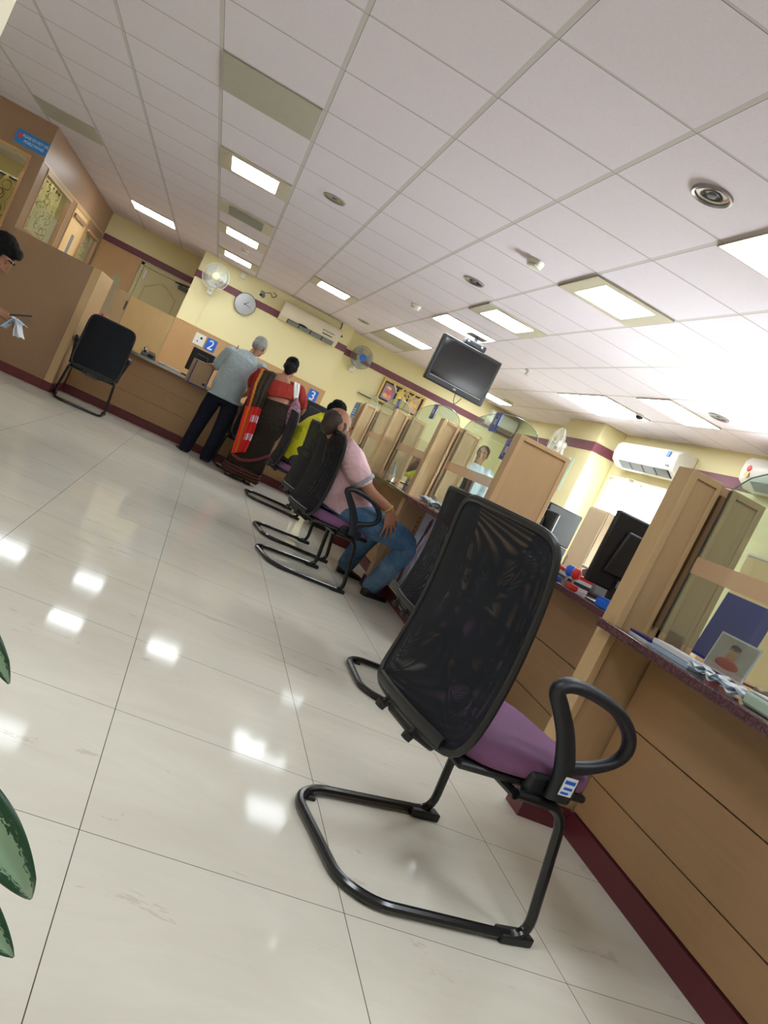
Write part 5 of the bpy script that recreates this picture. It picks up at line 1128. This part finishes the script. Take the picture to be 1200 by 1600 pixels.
MB().tube([(1.40 + .075 * cos(q * pi / 10), 9.54 + .088 * sin(q * pi / 10), 1.205 - .045 * cos(q * pi / 10)) for q in range(20)], .015, 8, wrap=True).build('collar', 'yellow', ym)
tr_ = MB()
for l_ in (rl, ll): limb(tr_, [V3(q) for q in l_[:-1]] + [V3(l_[-1])], [.125, .112, .09, .082, .075])
torso(tr_, [((1.22, 9.56, .56), .19, .165), ((1.22, 9.56, .64), .20, .18), ((1.23, 9.56, .70), .19, .17)], s0, s0, 0); fuse(tr_, 'trousers', 'greytrouser', ym, .009, 4)
shoe(ym, (1.72, 9.38, 0), (1.98, 9.40, 0)); shoe(ym, (1.72, 9.77, 0), (1.98, 9.78, 0))

# ---- seated man with the papers at the left edge
b = MB(); hc = (-1.575, 5.90, 1.205); P, Bh = head(b, hc, (.86, -.10, -.50), (.45, 0, .9), 1.10)
TR = [((-1.75, 5.92, .58), .18, .15), ((-1.75, 5.92, .70), .19, .165), ((-1.74, 5.92, .84), .19, .16), ((-1.72, 5.92, .97), .205, .14), ((-1.69, 5.92, 1.06), .21, .11), ((-1.66, 5.915, 1.11), .15, .085), ((-1.645, 5.91, 1.14), .075, .07)]
s0 = s1 = (0, -1, 0)
torso(b, TR, s0, s1, -.012); limb(b, [(-1.65, 5.91, 1.10), (-1.60, 5.905, 1.17)], [.062, .06], 0)
ra = [(-1.68, 5.72, 1.04), (-1.67, 5.68, .93), (-1.68, 5.66, .81), (-1.58, 5.74, .838), (-1.50, 5.79, .856)]; la = [(-1.68, 6.12, 1.04), (-1.67, 6.15, .93), (-1.64, 6.14, .83), (-1.55, 6.06, .84), (-1.46, 6.0, .86)]
rr_ = [.068, .060, .050, .042, .032]
limb(b, ra, rr_); limb(b, la, rr_); hand(b, (-1.497, 5.792, .857), (.97, .18, .12), (0, -.5, .85), (.2, .8, .5), (12, 20, 12), 1.12, 2, .9); hand(b, (-1.46, 6.0, .862), (.9, -.2, .05), (0, .3, .9), (.1, -.9, .3), (25, 40, 25), 1.08, 3, .9)
rl = [(-1.70, 5.80, .60), (-1.48, 5.80, .585), (-1.43, 5.80, .56), (-1.46, 5.81, .32), (-1.50, 5.82, .10)]; ll = [(-1.70, 6.04, .60), (-1.50, 6.04, .585), (-1.44, 6.04, .56), (-1.47, 6.04, .32), (-1.50, 6.04, .10)]
for l_ in (rl, ll): limb(b, l_, [.10, .092, .07, .06, .045])
lm = person('black-haired man at the left edge looking down at papers in his hand', b, 'skin_a', .005)
face_bits(lm, P, Bh, 1.10, closed=True); hair_cap(lm, P, Bh, 1.10, 'hair_black', 'full')
sh = MB(); torso(sh, TR[:-1] + [((-1.643, 5.91, 1.135), .085, .08)], s0, s1, .014)
for a in (ra, la): limb(sh, [a[0], a[1], a[2]], [.092, .085, .08], 4)
fuse(sh, 'shirt', 'maroonshirt', lm, .009, 5)
tr_ = MB()
for l_ in (rl, ll): limb(tr_, [V3(q) for q in l_], [.12, .108, .088, .08, .072])
torso(tr_, [((-1.74, 5.92, .56), .18, .16), ((-1.74, 5.92, .66), .19, .17)], s0, s0, 0); fuse(tr_, 'trousers', 'greytrouser', lm, .01, 4)
shoe(lm, (-1.56, 5.82, 0), (-1.32, 5.82, 0)); shoe(lm, (-1.56, 6.04, 0), (-1.32, 6.04, 0))
pp = thing('paper_slips', 'folded white and pale blue paper slips held by the man at the left edge', 'papers', (-1.30, 5.83, .84))
def slip(x0, z0, pts, m):
    g = MB(); P_ = [V3(p) for p in pts]
    def fn(u, v):
        k = min(int(v * (len(P_) - 1)), len(P_) - 2); t = v * (len(P_) - 1) - k; c = P_[k] * (1 - t) + P_[k + 1] * t; return c + V3((.012 * (u - .5), .11 * (u - .5), .004 * sin(u * 5)))
    g.grid(fn, 6, 18); o = sub(g, 'slip', m, pp, angle=180, solid=.0025)
slip(0, 0, [(-1.345, 5.80, .79), (-1.325, 5.81, .83), (-1.30, 5.82, .872), (-1.285, 5.83, .876), (-1.265, 5.84, .865), (-1.235, 5.85, .855)], 'paper_blue')
slip(0, 0, [(-1.315, 5.83, .875), (-1.29, 5.84, .873), (-1.278, 5.845, .85), (-1.275, 5.85, .80), (-1.262, 5.85, .765)], 'paper'); slip(0, 0, [(-1.31, 5.82, .877), (-1.28, 5.83, .872), (-1.265, 5.84, .84), (-1.245, 5.85, .80), (-1.225, 5.86, .772)], 'paper')
pe = thing('pen', 'black pen held with the papers at the left edge', 'pen', (-1.30, 5.80, .90)); sub(MB().tube([(-1.335, 5.80, .885), (-1.215, 5.79, .935)], .0065, 8, round_ends=True), 'barrel', 'black', pe); sub(MB().tube([(-1.335, 5.80, .885), (-1.35, 5.80, .879)], [.0055, .002], 8), 'tip', 'metal', pe)

# ---- solid figure added for a ghostly reflection in the row of glass
b = MB(); x0, y0 = 4.16, 11.9; hc = (x0, y0 - .03, 1.80); P, Bh = head(b, hc, (-.45, -.85, -.12), (0, 0, 1), 1.15)
TR = [((x0, y0, .95), .19, .14), ((x0, y0, 1.08), .19, .15), ((x0, y0, 1.22), .20, .15), ((x0, y0, 1.40), .22, .14), ((x0, y0, 1.53), .22, .11), ((x0, y0, 1.60), .15, .085), ((x0, y0, 1.64), .075, .07)]
s0 = s1 = (-.88, .47, 0)
torso(b, TR, s0, s1, -.012); limb(b, [(x0, y0, 1.6), (x0, y0 - .02, 1.72)], [.066, .064], 0)
aa = []
for s in (-1, 1):
    S_ = V3((-.88, .47, 0)) * s; F_ = V3((-.47, -.88, 0)); c = V3((x0, y0, 0))
    a = [c + S_ * .22 + V3((0, 0, 1.56)), c + S_ * .28 + V3((0, 0, 1.40)), c + S_ * .30 + V3((0, 0, 1.25)), c + S_ * .28 + F_ * .10 + V3((0, 0, 1.10)), c + S_ * .24 + F_ * .2 + V3((0, 0, .98))]
    limb(b, a, [.07, .062, .052, .044, .034]); hand(b, a[-1], (F_ * .4 + V3((0, 0, -.9))), S_, F_, (15, 22, 15)); aa.append(a)
legs = [[c + V3((-.88, .47, 0)) * s * .11 + V3((0, 0, z)) for z in (.95, .72, .5, .28, .09)] for s in (-1, 1)]
for l_ in legs: limb(b, l_, [.10, .09, .07, .06, .045])
cm = person('added figure in a pale shirt standing in for a reflection in the glass arches', b, 'skin_a', .008)
face_bits(cm, P, Bh, 1.15); hair_cap(cm, P, Bh, 1.15, 'hair_black', 'short')
sh = MB(); torso(sh, TR[:-1] + [((x0, y0, 1.635), .088, .085)], s0, s1, .014)
for a in aa: limb(sh, [a[0], a[1], a[2], a[3], a[4]], [.095, .088, .08, .066, .056], 4)
fuse(sh, 'shirt', 'plainwhite', cm, .01, 4); tr_ = MB()
for l_ in legs: limb(tr_, l_, [.122, .11, .095, .088, .08])
torso(tr_, [((x0, y0, .86), .19, .15), ((x0, y0, 1.0), .195, .15)], s0, s0, 0); fuse(tr_, 'trousers', 'greytrouser', cm, .01, 4)
for l_ in legs: q = V3(l_[-1]); F_ = V3((-.47, -.88, 0)); shoe(cm, (q.x + .03, q.y + .05, 0), (q.x - .1, q.y - .18, 0))
SC = 1.0

# ------------------------------------------------------------------ potted plant at the lower left edge (room metres)
lf = NT('variegated_leaf'); fl = lf.noise(14, 4, dist=1.5, kind='UV'); uu = lf.xyz('UV')
edge_ = lf.math('ABSOLUTE', lf.math('SUBTRACT', uu[0], .5)); k_ = lf.math('GREATER_THAN', lf.math('ADD', lf.math('MULTIPLY', edge_, 1.6), lf.math('MULTIPLY', fl, .9)), .86)
M['leaf'] = lf.set(lf.mix(k_, lin(142, 172, 142), lin(40, 78, 54)), .35, 0, .5)
pl = thing('potted_plant', 'leafy pot plant with dark-edged pale green leaves at the lower left edge', 'plant', (-.30, .86, 0))
MB().lathe([(.11, 0), (.115, .01), (.15, .24), (.165, .245), (.165, .28), (.145, .28), (.14, .25)], n=28).build('pot', 'terracotta', pl)
MB().lathe([(.141, .255), (.001, .26)], n=24).build('soil', 'soil', pl)
def leaf(base, tip, wdt, nrm, stem0, droop=.05, hook=.0):
    base, tip, nrm = V3(base), V3(tip), V3(nrm).normalized(); d = tip - base; L = d.length; s = d.cross(nrm).normalized(); nn_ = s.cross(d).normalized()
    def fn(u, v):
        w = wdt * 2.4 * v ** .5 * max(0, 1 - v) ** .85 + .0012
        c = base + d * v + nn_ * (droop * sin(pi * v) - hook * max(0, v - .88) / .12 * .3); return c + s * ((u - .5) * 2 * w) + nn_ * (.25 * w * abs(u - .5) * 2)
    g = MB(); g.grid(fn, 10, 24, uv=lambda u, v: (u, v * 1.0)); g.v = [tuple(V3(p) - pl.location) for p in g.v]; g.build('leaf', 'leaf', pl, angle=180, solid=.0015)
    q = [V3(stem0), (V3(stem0) + base) / 2 + V3((0, 0, .06)), base, base + d * .5 + nn_ * droop, ]
    st = MB().tube([p - pl.location for p in q[:3]], [.006, .005, .004], 8, smooth=4); st.build('stem', 'leafstem', pl)
S0 = (-.30, .86, .26)
leaf((-.075, .82, .475), (.060, .80, .377), .026, (.25, -.85, .5), S0, .012, .06)
leaf((-.085, .83, .385), (.064, .80, .312), .025, (.3, -.8, .5), S0, .012)
leaf((-.16, .83, .64), (-.052, .80, .590), .018, (.2, -.8, .6), S0, .012, .05)
for a, r_, z in ((100, .26, .62), (150, .28, .50), (200, .27, .60), (250, .25, .45), (130, .16, .78), (220, .2, .72), (100, .16, .74)):
    q = (-.30 + .45 * r_ * cos(rad(a)), .86 + .45 * r_ * sin(rad(a)), z - .06); leaf(q, (-.30 + r_ * 1.3 * cos(rad(a)), .86 + r_ * 1.3 * sin(rad(a)), z - .10), .05, (0, 0, 1), S0, .05)
